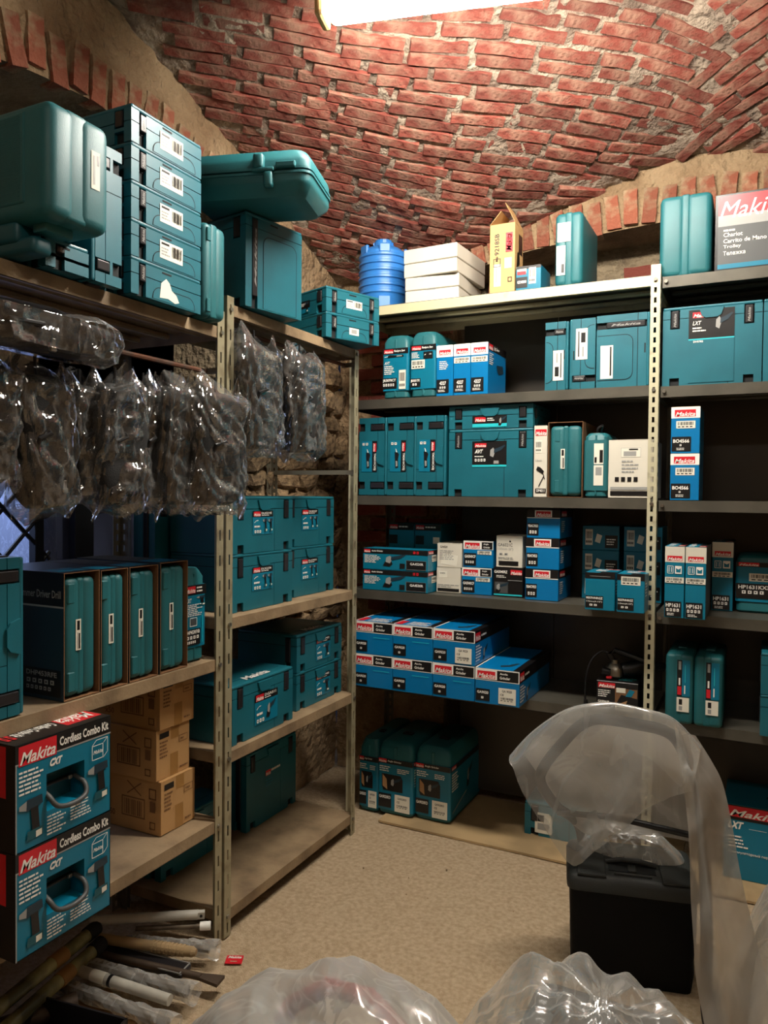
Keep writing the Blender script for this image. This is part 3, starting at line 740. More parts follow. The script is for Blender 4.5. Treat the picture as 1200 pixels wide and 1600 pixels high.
# ---------------------------------------------------------------- cases and boxes
def rc(x, y, z):
    return Matrix((Vector(x), Vector(y), Vector(z))).transposed().to_euler()
S_SIDE = rc((0, 0, -1), (0, 1, 0), (1, 0, 0))       # lying on its end, label reads downwards, lid to the right (back shelves)
S_SIDEL = rc((0, 0, -1), (-1, 0, 0), (0, 1, 0))     # the same on the left shelves
S_UPL = rc((0, 0, 1), (-1, 0, 0), (0, -1, 0))
S_END_A = rc((0, -1, 0), (0, 0, -1), (1, 0, 0))     # end face to the room, latch side up
S_END_B = rc((0, -1, 0), (0, 0, 1), (-1, 0, 0))
def stick(u0, v0, u1, v1):
    w, h = u1-u0, v1-v0
    return [('R', u0, v0, u1, v1, 'paper'), ('R', u0+w*.06, v0+h*.78, u0+w*.4, v0+h*.9, 'black_print'), ('LN', u0+w*.06, v0+h*.16, u0+w*.44, v0+h*.66, 3, 'grey_print'),
            ] + [('R', u0+w*(.52+.052*i), v0+h*.25, u0+w*(.52+.052*i+(.034 if i % 3 else .018)), v0+h*.85, 'black_print') for i in range(8)]

# --- left shelving, top of the near unit: five stacked cases, end faces to the aisle
LOC5 = ('lowest', 'second from the bottom', 'middle', 'second from the top', 'topmost')
for k in range(5):
    sa = stick(.38, .22, .71, .72) if k else [('P', [(.38, .10), (.40, .52), (.47, .68), (.52, .58), (.55, .40), (.62, .30), (.66, .12), (.6, .06), (.5, .14)], 'paper')]
    makpac('thin teal case %s in the stack of five%s' % (LOC5[k], ', with a torn white sticker' if k == 0 else ', with a barcode sticker'),
           (-1.99, 1.61, 2.1125+k*.1056), 0, .39, .296, .105, sart=sa, group='thin teal cases in the stack of five', toplogo=(k == 4), scoop=False)
makpac('teal stacking case on its edge, its closing lid half hidden by the big hinged case', (-1.60, 1.575, 2.112), 0, .37, .29, .105, rot=S_UPL, group='teal cases on edge on the near shelf top')
makpac('low flat teal case carrying the big hinged case at the left frame edge', (-1.99, 1.325, 2.112), 0, .39, .135, .0745, scoop=False, arch=False)
blowcase('slim teal moulded case upright at the far end of the stack of five', (-1.60, 1.925, 2.112), 90, .112, .38, .305, r=.024, sp=.42)
def hinged(label, loc, rz, w, d, h, kind):
    t = thing('hinged_case', label, 'case', loc, rz)
    g = .002; hs = h*.5
    if kind == 'big':      # seam vertical, faces x-y; split in depth
        for y0, y1 in ((0, d*.46-g), (d*.46+g, d)):
            q = MB(); q.box(0, w, y0, y1, 0, h, 'teal_case', r=.028, seg=4); q.build('shell', t, smooth='auto')
        q = MB(); q.box(.012, w-.004, d*.28, d*.64, .003, h-.003, 'teal_case', r=.012, seg=3)
        q.build('seam_rib', t, smooth='auto')
        q = MB(); q.box(.0, w-.075, -.003, .01, .035, h-.02, 'teal_case', r=.012, seg=2)
        for i in range(44): q.box(.02, w-.09, -.0038, .0, .045+i*.0045, .0465+i*.0045, 'teal_case')
        q.build('ribbed_panel', t)
        q = MB(); q.box(.10, .31, d*.06, d*.46, -.045, .01, 'teal_dark', r=.014, seg=3); q.box(.18, .36, d*.1, d*.40, -.072, -.03, 'teal_dark', r=.014, seg=3); q.box(.33, .38, d*.2, d*.62, -.02, .012, 'teal_case', r=.006); q.build('carry_handle', t, smooth='auto')
        prints(t, w, d, h, [('R', [('R', .66, .38, .80, .72, 'paper'), ('R', .75, .60, .785, .69, 'black_print'), ('T', 'GA9050KD', .68, .42, .74, .70, 'black_print') if 0 else ('R', .69, .42, .72, .68, 'grey_print')])], lift=.0012)
    else:
        for z0, z1 in ((0, hs-g), (hs+g, h)):
            q = MB(); q.loft(w, d, [(z0, .03 if z0 == 0 else 0, .04), (z0+.03, .004 if z0 == 0 else 0, .035), (z1-.03, 0 if z0 == 0 else .004, .035), (z1, 0 if z0 == 0 else .026, .04)], 'teal_case'); q.build('shell', t, smooth='auto')
        q = MB(); q.loft(w+.008, d+.008, [(hs-.011, 0, .036), (hs-.003, 0, .036)], 'teal_case', cx=w/2, cy=d/2); q.loft(w+.008, d+.008, [(hs+.003, 0, .036), (hs+.011, 0, .036)], 'teal_case', cx=w/2, cy=d/2); q.build('seam_flange', t, smooth='auto')
        q = MB(); q.box(w*.58, w*.66, -.020, .01, hs+.004, h-.02, 'teal_case', r=.010, seg=3); q.box(w*.57, w*.74, -.018, .002, hs-.006, hs+.008, 'teal_case', r=.004); q.build('carry_handle', t, smooth='auto')
        q = MB(); q.box(w*.66, w*.73, -.019, .01, .018, hs-.004, 'teal_case', r=.009, seg=3); q.build('latch', t, smooth='auto')
        q = MB(); q.box(w*.75, w*.9, -.014, .004, hs+.004, hs+.026, 'teal_case', r=.005); q.build('latch', t)
    return t
hinged('big teal hinged tool case overhanging the shelf at the upper left frame edge', (-1.91, 1.232, 2.188), 0, .43, .19, .27, 'big')
makpac('large plain teal stacking case on the far left shelf top, under the overhanging hinged case', (-2.006, 2.235, 2.204), -10, .39, .285, .328, group=None, scoop=False)
hinged('teal hinged case with handle lying across the large case, jutting out over the aisle', (-1.775, 2.008, 2.537), 16, .45, .285, .15, 'top')
for k in (0, 1):
    makpac(('lower' if not k else 'upper') + ' of two thin teal cases by the blue barrel' + (', with a small sticker' if not k else ', with a wide sticker'),
           (-1.995, 2.868, 2.204+k*.1056), -21, .39, .296, .105, side_latch=(1, 1),
           fart=[('R', .30, .12, .72, .48, 'teal_print'), ('R', .30, .30, .72, .60, 'black_print'), ('LG', .33, .38, .45, .54), ('T', 'HP333D', .47, .4, .62, .52, 'white'), ('DR', .62, .15, .7, .56), ('IC', .33, .15, .5, .26, 4, 'white')] if k else (),
           sart=(stick(.36, .28, .66, .62) if k else [('R', .42, .24, .60, .52, 'paper'), ('R', .46, .30, .56, .46, 'grey_print')]), group='thin teal pair at the corner end', scoop=False, arch=True)

# --- left far unit: 2 x 2 teal cases
NM = [('DLX2145', 'upper left'), ('DLX2127', 'upper right'), ('DLX2336', 'lower left'), ('DLX2424', 'lower right')]
for i, (mn, wh) in enumerate(NM):
    col, up = i % 2, i < 2
    makpac('teal stacking case at the %s of the two-by-two block on the far left unit' % wh, (-1.70-.045*col, 2.205+.408*col, 1.117+(.2115 if up else 0)), 90, .388, .29, .2105,
           fart=maklabel(.30, .32, .64, .74, mn, 'DR', True), group='two-by-two block of teal cases')
makpac('wide teal stacking case with white lettering on its lid, on the second lowest shelf', (-1.675, 2.175, .647), 90, .39, .30, .212, fart=maklabel(.34, .18, .72, .72, 'DGA511', 'GR'), toplogo=True, group=None)
for k in (0, 1):
    makpac('%s case of the teal pair at the corner end of the second lowest shelf' % ('upper' if k else 'lower'), (-1.715, 2.655, .647+k*.1585), 90, .375, .30, .1575,
           fart=maklabel(.40, .14, .72, .76, 'DHP482', 'DR'), toplogo=bool(k), group='teal pair at the corner end')
makpac('dim upright teal case on the bottom shelf of the far left unit', (-1.955, 2.64, .092), 90, .385, .165, .335, fart=[('LG', .36, .60, .46, .67), ('LN', .47, .62, .66, .68, 1, 'white'), ('LN', .36, .45, .52, .56, 3, 'teal_print')], lart=[('R', .1, .2, .5, .42, 'dgrey'), ('R', .1, .5, .5, .6, 'dgrey')])
makpac('low dark teal case on the bottom shelf, half hidden by the slotted post', (-1.985, 2.155, .092), 90, .39, .14, .205)

# --- near left unit, shelf at waist height
makpac('tall teal stacking case on end with a black side label at the left frame edge', (-1.66, 1.10, 1.385), 0, .395, .29, .21, rot=S_SIDEL,
       fart=[('R', .34, .0, .70, .26, 'black_print') , ('LG', .36, .12, .47, .24), ('T', 'CLX228AJ', .50, .15, .68, .22, 'white'), ('DR', .5, .02, .6, .11)])
def sleeve_case(label, y, w, h, arts_l=(), dark=True, group=None, d=.36, X=-1.66, z=.987, rz=90, rot=None, sm='black_print', stk=True, name='sleeved_case', loc=None, flapup=False):
    t = thing(name, label, 'case', loc or (X, y, z), rz, group)
    th = .0022
    for nm, b in (('sleeve_panel', (0, th, 0, d, 0, h)), ('sleeve_panel', (w-th, w, 0, d, 0, h)), ('sleeve_panel', (th, w-th, .0, d, h-th, h)), ('sleeve_panel', (th, w-th, 0, d, 0, th))):
        q = MB(); q.box(*b, 'kraft_dark'); o = q.build(nm, t)
    q = MB(); art(q, (0, d, 0), (0, -1, 0), (0, 0, 1), (-1, 0, 0), d, h, [('R', 0, 0, 1, 1, 'navy' if dark else 'teal_print')]+list(arts_l)); art(q, (0, 0, h), (1, 0, 0), (0, 1, 0), (0, 0, 1), w, d, [('R', 0, 0, 1, 1, 'black_print'), ('R', .1, .08, .9, .3, 'teal_print')])
    q.build('printed_label', t)
    g = .0014; c0, c1 = .007, w-.008
    cx = c0+(c1-c0)*.52
    for x0, x1 in ((c0, cx-g), (cx+g, c1)):
        q = MB(); q.box(x0, x1, .003, d-.01, .006, h-.014, 'teal_case', r=.020, seg=4); q.build('shell', t, smooth='auto')
    q = MB(); q.box(cx-.014, cx+.010, .0045, d-.012, .008, h-.016, 'teal_case', r=.008, seg=2); q.build('seam_rib', t)
    for z0 in (.02, h-.085):
        q = MB(); q.box(cx-.048, cx-.024, .0012, .01, z0, z0+.055, 'teal_case', r=.003, seg=1); q.build('latch', t)
    if stk:
        q = MB(); art(q, (cx-.022, .0022, h*.38), (1, 0, 0), (0, 0, 1), (0, -1, 0), .018, .085, [('R', 0, 0, 1, 1, 'paper'), ('R', .25, .65, .75, .95, 'black_print'), ('R', .3, .05, .45, .58, 'grey_print'), ('R', .55, .05, .8, .55, 'black_print')]); q.build('sticker', t)
    return t
HD = [('R', 0, .74, 1, 1, 'black_print'), ('R', 0, .725, 1, .74, 'grey_print'), ('T', 'Hammer Driver Drill', .50, .80, .97, .86, 'grey_print', 0, .01), ('R', .56, .03, .97, .24, 'black_print'), ('T', 'DHP453RFE', .60, .18, .93, .22, 'grey_print'), ('IC', .60, .12, .92, .155, 5, 'grey_print'), ('IC', .60, .07, .88, .1, 6, 'grey_print')]
sleeve_case('teal moulded case in a dark sleeve lettered for a hammer drill, first in the row', 1.433, .122, .345, HD, group='moulded cases in open sleeves')
sleeve_case('sleeved teal moulded case with a scuff mark, second in the row on the waist-high shelf', 1.560, .102, .342, group='moulded cases in open sleeves')
sleeve_case('sleeved teal moulded case third in the row on the waist-high shelf', 1.668, .118, .342, group='moulded cases in open sleeves')
sleeve_case('sleeved teal moulded case fourth in the row, next to the printed octagonal case', 1.796, .125, .345, group='moulded cases in open sleeves')
sleeved('upright teal case with printed band and drill picture beside the slotted post', (-1.685, 1.932, .987), 90, .108, .30, .312, .055, .05, 'teal_print',
        [('F', [('R', 0, .84, 1, 1, 'black_print'), ('LG', .05, .87, .5, .98), ('LN', .55, .87, .95, .98, 2, 'white'), ('T', 'LXT', .08, .72, .32, .79, 'white', .3, .015), ('DR', .55, .66, .95, .82), ('LN', .06, .50, .8, .70, 7, 'white'), ('O', .22, .34, .55, .48, 'white', .02), ('R', .26, .36, .51, .46, 'dgrey'),
                ('R', .02, .04, .7, .30, 'black_print'), ('T', 'DHP453RFX8', .05, .22, .66, .28, 'white'), ('IC', .06, .14, .66, .19, 4, 'white'), ('IC', .06, .07, .5, .11, 5, 'white'), ('R', .78, .06, .8, .5, 'cyan_line')])], handle=False)
makpac('dim teal case with grey stickers standing behind the two-by-two block of cases', (-2.005, 2.14, 1.117), 90, .36, .105, .43, fart=[('R', .55, .82, .8, .97, 'dgrey'), ('R', .56, .66, .9, .78, 'dgrey'), ('R', .56, .69, .76, .76, 'grey_print')], scoop=False, arch=False)

# --- combo kit boxes, cut-out window with the handle
def combo(label, k):
    w, h, d = .292, .2575, .26
    t = thing('tool_kit_box', label, 'box', (-1.561, 1.208, .4325+k*.2585), 90, 'printed kit boxes at the lower left')
    u0, u1, v0, v1 = .30, .70, .28, .64
    b = MB()
    b.plate((0, 0, 0), (1, 0, 0), (0, 0, 1), (0, -1, 0), [0, u0*w, u1*w, w], [0, v0*h, v1*h, h], lambda i, j: (-.05, 'teal_dark') if i == 1 and j == 1 else (0, None), 0, 'blue_print' if 0 else 'teal_print')
    b.box(0, w, .055, d, 0, h, 'black_print'); b.box(0, .002, 0, .056, 0, h, 'black_print'); b.box(w-.002, w, 0, .056, 0, h, 'black_print'); b.box(0, w, 0, .056, h-.002, h, 'black_print'); b.box(0, w, 0, .056, 0, .002, 'black_print')
    b.build('carton_body', t)
    q = MB(); a = [(u0*w+.006, .03, h*.47), (u0*w+.004, -.004, h*.42), (u0*w+.016, -.022, h*.33), (w*.5, -.026, h*.30), (u1*w-.016, -.022, h*.33), (u1*w-.004, -.004, h*.42), (u1*w-.006, .03, h*.47)]
    q.tube(sm(a), .0065, 'dgrey', 10); q.build('carry_handle', t, smooth='auto')
    q = MB(); q.box(u0*w+.004, u1*w-.004, .028, .045, h*.46, h*.49, 'latch', r=.003); q.box(u1*w-.03, u1*w-.018, .022, .03, h*.46, h*.50, 'steel', r=.002); q.build('case_hinge', t)
    F_ = [('R', .0, .83, 1, 1, 'black_print'), ('R', 0, .815, 1, .83, 'grey_print'), ('R', 0, 0, .012, .83, 'grey_print'), ('LG', .03, .80, .40, .985), ('T', 'Cordless Combo Kit', .43, .865, .97, .955, 'white', 0, .03),
          ('T', 'CXT', .33, .70, .46, .775, 'white', .4, .06), ('LN', .03, .52, .27, .76, 6, 'white'), ('DR', .03, .08, .27, .48), ('DR', .73, .18, .97, .56),
          ('O', .77, .60, .90, .75, 'white', .007), ('PL', [(.77, .75), (.82, .80), (.95, .80), (.90, .75)], .0008, 'white'), ('PL', [(.95, .80), (.95, .65), (.90, .60)], .0008, 'white'), ('T', 'Makita', .785, .66, .89, .70, 'white', .3),
          ('LN', .29, .05, .50, .25, 6, 'white'), ('LN', .53, .09, .76, .27, 6, 'white')]
    L_ = [('R', 0, 0, 1, 1, 'black_print'), ('R', .02, .62, .98, .96, 'red')]
    T_ = [('R', 0, 0, 1, 1, 'teal_print'), ('R', 0, .60, 1, 1, 'black_print'), ('R', .02, .62, .40, .90, 'red'), ('T', 'Makita', .05, .65, .38, .86, 'white', .3, .015), ('T', 'Cordless Combo Kit', .44, .68, .84, .82, 'white', 0, .02), ('T', 'CXT', .5, .44, .62, .54, 'white', .4, .05), ('LN', .06, .15, .42, .52, 6, 'white'), ('IC', .86, .68, .97, .84, 2, 'red'), ('O', .8, .2, .95, .5, 'white', .006)]
    prints(t, w, d, h, [('F', F_)], lift=.0004)
    prints(t, w, d, h, [('L', [('R', 0, 0, 1, 1, 'black_print'), ('R', .02, .22, .50, .88, 'red'), ('T', 'Makita', .04, .30, .49, .80, 'white', .3, .015), ('T', 'Cordless', .54, .62, .92, .80, 'white', 0, .03), ('T', 'Combo Kit', .54, .34, .96, .52, 'white', 0, .03)], -90)], name='side_print', lift=.0006)
    prints(t, w, d, h, [('T', T_, 180)], name='top_print', lift=.0006)
    return t
combo('lower teal kit box with a handle in its cut-out window at the lower left', 0)
combo('upper teal kit box with a handle in its cut-out window, printed top showing', 1)

# --- kraft cartons
for k, (x, y, w, h) in enumerate(((-1.728, 1.875, .165, .176), (-1.742, 1.868, .160, .165), (-1.733, 1.874, .165, .165))):
    z = .4325+(0, .1775, .344)[k]
    carton('kraft_carton', '%s brown cardboard carton of the stack of three beside the slotted post' % ('bottom', 'middle', 'top')[k], 'box', (x, y, z), 90, w, .34, h, 'kraft',
           [('F', [('R', .36, 0, .64, 1, 'kraft') , ('R', .40, 0, .64, .45, 'tape'), ('R', .42, .74, .66, 1, 'tape'), ('R', .09, .82, .36, .93, 'black_print'), ('LN', .09, .42, .34, .78, 5, 'kraft_dark'), ('O', .66, .62, .92, .76, 'kraft_dark', .012), ('LN', .70, .66, .88, .72, 1, 'kraft_dark'), ('LN', .68, .08, .95, .15, 1, 'kraft_dark')]),
            ('L', [('R', 0, 0, 1, 1, 'kraft'), ('O', .50, .24, .80, .62, 'kraft_dark', .012)] + [('R', .53+.025*i, .28, .53+.025*i+(.015 if i % 3 else .008), .57, 'kraft_dark') for i in range(10)] + [('T', 'x50', .30, .20, .42, .32, 'kraft_dark'), ('PL', [(.58, .68), (.76, .92)], .002, 'kraft_dark'), ('PL', [(.76, .68), (.58, .92)], .002, 'kraft_dark'), ('O', .86, .66, .95, .86, 'kraft_dark', .012), ('R', .87, .42, .94, .62, 'kraft_dark'), ('O', .87, .1, .94, .24, 'kraft_dark', .01)])],
           group='brown cartons in a stack of three')

# --- back shelving, top shelf left bay (z = 2.446)
Z5 = 2.4465
t = thing('barrel', 'blue ribbed plastic barrel on the corner end of the top back shelf', 'barrel', (-1.725, 3.44, Z5))
q = MB(); prof = [(0, .104), (.02, .112), (.085, .116)]
for i in range(6):
    z = .09+i*.036; prof += [(z, .118), (z+.004, .124), (z+.014, .124), (z+.018, .117), (z+.030, .117)]
prof += [(.305, .112), (.325, .09), (.333, .055), (.335, .0)]
n = 32; vs = [(r*math.cos(2*math.pi*a/n), r*math.sin(2*math.pi*a/n), z) for z, r in prof for a in range(n)]
q.add(vs, [(i*n+a, i*n+(a+1) % n, (i+1)*n+(a+1) % n, (i+1)*n+a) for i in range(len(prof)-1) for a in range(n)] + [tuple(reversed(range(n)))], 'drum'); q.build('barrel_body', t, smooth='auto')
q = MB(); q.tube([(0, 0, .333), (0, 0, .36)], .050, 'drum', 16); q.tube([(0, 0, .36), (0, 0, .372)], .042, 'drum', 16)
for a in range(8): q.box(-.004, .004, .047, .054, .333, .358, 'drum', mtx=Matrix.Rotation(a*math.pi/4, 4, 'Z'))
q.build('screw_cap', t)
for a in (-60, -120, 30): 
    q = MB(); q.box(-.028, .028, .10, .1185, .285, .33, 'drum', r=.006, mtx=Matrix.Rotation(math.radians(a-90), 4, 'Z')); q.box(-.03, .03, .10, .119, .0, .075, 'drum', r=.004, mtx=Matrix.Rotation(math.radians(a-90), 4, 'Z')); q.build('moulded_lug', t)
for k, (x, y, yaw, w) in enumerate(((-1.520, 3.262, 2, .264), (-1.528, 3.262, -3, .270))):
    h = (.118, .130)[k]; z = Z5+(0, .1195)[k]
    tt = thing('white_carton', '%s plain white cardboard box of the pair beside the blue barrel' % ('lower', 'upper')[k], 'box', (x, y, z), yaw, 'white boxes beside the barrel')
    q = MB(); q.box(0, w, 0, .34, 0, h*.48, 'white_box', r=.003, seg=1); q.build('box_base', tt)
    q = MB(); q.box(-.001, w+.001, -.001, .341, h*.50, h, 'white_box', r=.003, seg=1); q.build('box_lid', tt)
    q = MB(); q.box(w*.42, w*.58, -.0018, .0, h*.47, h*.51, 'grey_print'); q.build('closing_tab', tt)
# brown printed box with open flaps
t = carton('kraft_carton', 'tall yellow-brown printed box with open top flaps on the top back shelf', 'box', (-1.107, 3.262, Z5), 0, .115, .125, .305, 'kraft_y',
           [('F', [('T', '9218SB', .55, .62, .86, .80, 'black_print', 0, .02), ('T', 'Model', .46, .66, .53, .76, 'black_print') , ], 90), ('F', [('R', .64, .58, .92, .86, 'red'), ('R', .60, .35, .88, .50, 'white_box'), ('R', .18, .10, .46, .42, 'white_box'), ('R', .25, .16, .3, .36, 'grey_print'), ('O', .16, .38, .44, .50, 'black_print', .02), ('O', .74, .15, .9, .22, 'black_print', .03)]),
            ('F', [('T', 'Makita', .60, .12, .84, .34, 'white', .3, .015)], 90),
            ('R', [('R', .45, .6, .9, .88, 'black_print'), ('P', [(.2, .35), (.6, .45), (.55, .62), (.3, .6)], 'black_print')])], flap=False, open_top=True)
q = MB(); q.add([(0, 0, .305), (0, .125, .305), (.050, .125, .362), (.050, 0, .362), (.002, 0, .305), (.002, .125, .305), (.052, .125, .360), (.052, 0, .360)], [(0, 1, 2, 3), (7, 6, 5, 4), (0, 3, 7, 4), (1, 5, 6, 2), (3, 2, 6, 7)], 'kraft_y'); q.build('open_flap', t)
q = MB(); q.add([(.115, 0, .305), (.115, .125, .305), (.070, .125, .395), (.070, 0, .395), (.113, 0, .305), (.113, .125, .305), (.068, .125, .394), (.068, 0, .394)], [(3, 2, 1, 0), (4, 5, 6, 7), (0, 4, 7, 3), (1, 2, 6, 5), (3, 7, 6, 2)], 'kraft'); q.build('open_flap', t)
carton('small_printed_box', 'small teal and white printed box in front of the open brown box', 'box', (-.985, 3.262, Z5), 0, .111, .16, .105, 'teal_print',
       [('F', [('R', 0, .88, 1, 1, 'black_print'), ('R', .05, .72, .42, .9, 'white_box'), ('R', .05, .66, .4, .8, 'red'), ('R', .02, .12, .46, .56, 'black_print'), ('T', 'GD0800', .06, .3, .42, .42, 'white'), ('BC', .52, .25, .8, .92) ])], sides={'T': 'black_print'})
blowcase('slim upright teal case with two white stickers on the top back shelf', (-.817, 3.262, Z5), 0, .118, .34, .312, r=.022, sp=.50,
         fart=[('R', .10, .60, .58, .86, 'paper'), ('LN', .14, .64, .54, .83, 5, 'grey_print'), ('R', .08, .15, .40, .55, 'paper'), ('R', .15, .3, .2, .5, 'grey_print'), ('R', .26, .18, .36, .30, 'black_print')], latches=False, name='upright_case')
# --- top shelf right bay
blowcase('plain wide teal moulded case next to the framed box on the top right shelf', (-.392, 3.262, 2.4335), 0, .195, .34, .325, r=.024, sp=.5, latches=False, name='upright_case')
carton('display_box', 'large grey and red printed trolley box at the upper right frame edge', 'box', (-.186, 3.262, 2.4335), 0, .52, .30, .298, 'black_print',
       [('F', [('R', .022, .03, .985, .97, 'dgrey'), ('R', .022, .60, .985, .97, 'red'), ('R', .022, .58, .985, .72, 'grey_print'), ('R', .022, .03, .985, .09, 'teal_print'), ('T', 'Makita', .03, .68, .46, .90, 'white', .35, 0), ('LN', .06, .50, .18, .55, 1, 'white'), ('T', 'Chariot', .06, .44, .19, .495, 'white', 0, .01), ('T', 'Carrito de Mano', .06, .36, .35, .415, 'white', 0, .01), ('T', 'Trolley', .06, .28, .18, .335, 'white', 0, .01), ('T', 'Тележка', .06, .20, .21, .255, 'white', 0, .01)])], flap=False)
# --- second shelf (z = 2.003)
Z4 = 2.0045
def jr_art(model, st=True, pic='RC'):
    a = [('R', 0, .865, 1, 1, 'black_print'), ('LG', .06, .885, .42, .975), ('T', 'Recipro Saw', .46, .90, .88, .96, 'white', 0, .03)]
    if st: a += [(pic, .06, .74, .85, .85), ('T', 'AVT', .08, .62, .30, .69, 'white', .3, .015), ('LN', .08, .38, .52, .60, 5, 'white'), ('BC', .66, .03, .92, .48), ('R', .0, .06, .58, .30, 'black_print'), ('T', model, .03, .20, .54, .28, 'white', 0, .03), ('IC', .04, .11, .5, .17, 5, 'white')]
    else: a += [('LN', .06, .70, .40, .84, 5, 'white'), ('R', .52, .68, .88, .84, 'black_print'), (pic, .55, .69, .86, .82), ('BC', .06, .46, .58, .66), ('R', .02, .05, .42, .24, 'black_print'), ('T', model, .04, .15, .40, .22, 'white', 0, .03), ('IC', .1, .08, .3, .13, 2, 'white')]
    return a
sleeved('upright teal saw case in a printed band with a lengthwise barcode sticker', (-1.634, 3.262, Z4), 0, .134, .33, .300, .062, .038, 'teal_print', [('F', jr_art('JR3070CT'))], group='upright saw cases', handle=False)
sleeved('upright teal saw case in a printed band with a wide barcode sticker', (-1.489, 3.262, Z4), 0, .130, .33, .306, .062, .040, 'teal_print', [('F', jr_art('JR3051TK', False))], group='upright saw cases', handle=False)
for k, x in enumerate((-1.354, -1.270, -1.187)):
    a = [('R', 0, .77, 1, 1, 'white'), ('LG', .16, .81, .86, .91)]
    a += [('LN', .18, .52, .78, .70, 5, 'white')] if k == 0 else [('BC', .03, .63, .97, .74)]
    a += [('R', .03, .06, .76, .33, 'black_print'), ('T', '4327', .2, .22, .6, .29, 'white', 0, .03), ('IC', .2, .15, .6, .19, 3, 'white'), ('LN', .12, .08, .68, .13, 2, 'white')]
    sidea = [('R', 0, .86, 1, 1, 'black_print'), ('LG', .03, .87, .25, .98), ('T', 'Jig Saw', .30, .89, .6, .97, 'white'), ('LN', .05, .58, .3, .82, 6, 'white'), ('P', [(.45, .62), (.8, .66), (.85, .52), (.6, .45), (.5, .5)], 'navy')]
    carton('small_printed_box', '%s blue jigsaw box with white top band on the second back shelf' % ('left, unstickered', 'middle', 'right')[k], 'box', (x, 3.256, Z4), 0, .081, .26, .231, 'blue_print', [('F', a), ('R', sidea)], group='three blue upright boxes', sides={'T': 'white'})
vs_ = lambda a: [('R', .46, .14, .80, .62, 'paper') if 0 else ('R', .40, .30, .74, .66, 'paper')]
def endst(v0=.2, v1=.62):   # sticker on an end face standing upright; long side along the case depth
    return [('R', .42, v0, .86, v1, 'paper'), ('R', .46, v0+(v1-v0)*.7, .82, v0+(v1-v0)*.8, 'black_print'), ('R', .66, v0+.08, .8, v0+(v1-v0)*.55, 'black_print'), ('R', .46, v0+(v1-v0)*.3, .6, v0+(v1-v0)*.45, 'grey_print')]
makpac('thin teal case on end with its latch on top, leftmost of the trio', (-.850, 3.650, Z4+.292), 0, .39, .291, .100, rot=S_END_A, sart=endst(.35, .8), scoop=False, group='teal cases on end')
makpac('thin teal case on end with its latch at the bottom, middle of the trio', (-.638, 3.650, Z4), 0, .39, .296, .108, rot=S_END_B, sart=endst(.3, .75), scoop=False, group='teal cases on end')
makpac('thick teal case on end, rightmost of the trio next to the slotted post', (-.633, 3.650, Z4+.300), 0, .39, .299, .212, rot=S_END_A, sart=[('R', .42, .08, .88, .32, 'paper'), ('R', .44, .26, .84, .29, 'black_print')], scoop=False, group='teal cases on end')
circ = [('R', .27, .58, .73, .94, 'black_print'), ('R', .27, .565, .73, .58, 'cyan_line'), ('R', .27, .03, .73, .565, 'teal'), ('LG', .31, .84, .49, .91), ('T', 'LXT', .31, .75, .40, .80, 'white', .3, .015), ('LN', .31, .66, .45, .73, 2, 'white'), ('GR', .52, .62, .72, .88), ('T', 'DHS782', .32, .53, .42, .555, 'white')]
makpac('big teal case with black saw label beside the slotted post on the right bay', (-.372, 3.262, 1.9965), 0, .36, .29, .315, fart=circ, latchlogo=True)
makpac('big teal case cut off by the right frame edge on the second shelf', (-.008, 3.262, 1.9965), 0, .39, .29, .315, latchlogo=True)
# --- third shelf (z = 1.545)
Z3 = 1.5465
for k, x in enumerate((-1.757, -1.604, -1.454)):
    makpac('teal case on end with a sideways label, %s' % ('leftmost of three, half behind the post', 'middle of three', 'rightmost of three, beside the large case')[k], (x, 3.262, Z3+.372), 0, .370, .29, .149, rot=S_SIDE,
           fart=[('R', .30, .10, .70, .66, 'teal_print'), ('R', .30, .48, .70, .66, 'black_print'), ('LG', .33, .52, .44, .63), ('T', 'TM3010CX5J', .46, .53, .68, .62, 'white', 0, .03), ('RC', .40, .16, .66, .42), ('IC', .32, .14, .37, .22, 1, 'white'), ('IC', .32, .26, .37, .34, 1, 'white')], group='three cases on end with sideways labels')
makpac('large teal case with grinder label under the thin case on the third shelf', (-1.290, 3.262, Z3), 0, .391, .29, .302,
       fart=[('R', .29, .46, .70, .82, 'black_print'), ('R', .29, .44, .70, .47, 'cyan_line'), ('LG', .32, .73, .46, .79), ('T', 'AVT', .32, .64, .42, .70, 'white', .3, .05), ('IC', .32, .52, .46, .56, 4, 'white'), ('LN', .32, .58, .44, .61, 1, 'white'), ('GR', .48, .52, .69, .76), ('R', .55, .485, .61, .53, 'grey_print')], latchlogo=True)
makpac('thin teal case lying on top of the large grinder case on the third shelf', (-1.291, 3.262, Z3+.3045), 0, .391, .29, .106,
       fart=[('R', .29, .06, .70, .54, 'black_print'), ('R', .29, .06, .70, .2, 'cyan_line'), ('LG', .32, .28, .45, .48), ('LN', .47, .3, .58, .46, 2, 'white'), ('GR', .60, .1, .70, .5)])
carton('small_printed_box', 'narrow white printed drill box right of the large grinder case', 'box', (-.894, 3.262, Z3), 0, .058, .26, .309, 'white_box', [('F', [('R', .1, .86, .95, .95, 'red'), ('LG', .1, .86, .95, .95), ('BC', .12, .62, .6, .8), ('T', '13mm', .15, .50, .6, .53, 'grey_print'), ('P', [(.2, .38), (.7, .32), (.8, .36), (.5, .42), (.3, .43)], 'black_print'), ('PL', [(.4, .15), (.8, .3)], .002, 'black_print'), ('PL', [(.6, .40), (.85, .25)], .0015, 'black_print'), ('R', .15, .06, .95, .12, 'black_print'), ('T', 'DP4011', .25, .07, .85, .11, 'white')])])
sleeve_case('rounded teal case in an open brown carton on the third back shelf', 0, .148, .322, group=None, d=.34, rz=0, loc=(-.832, 3.262, Z3), stk=True)
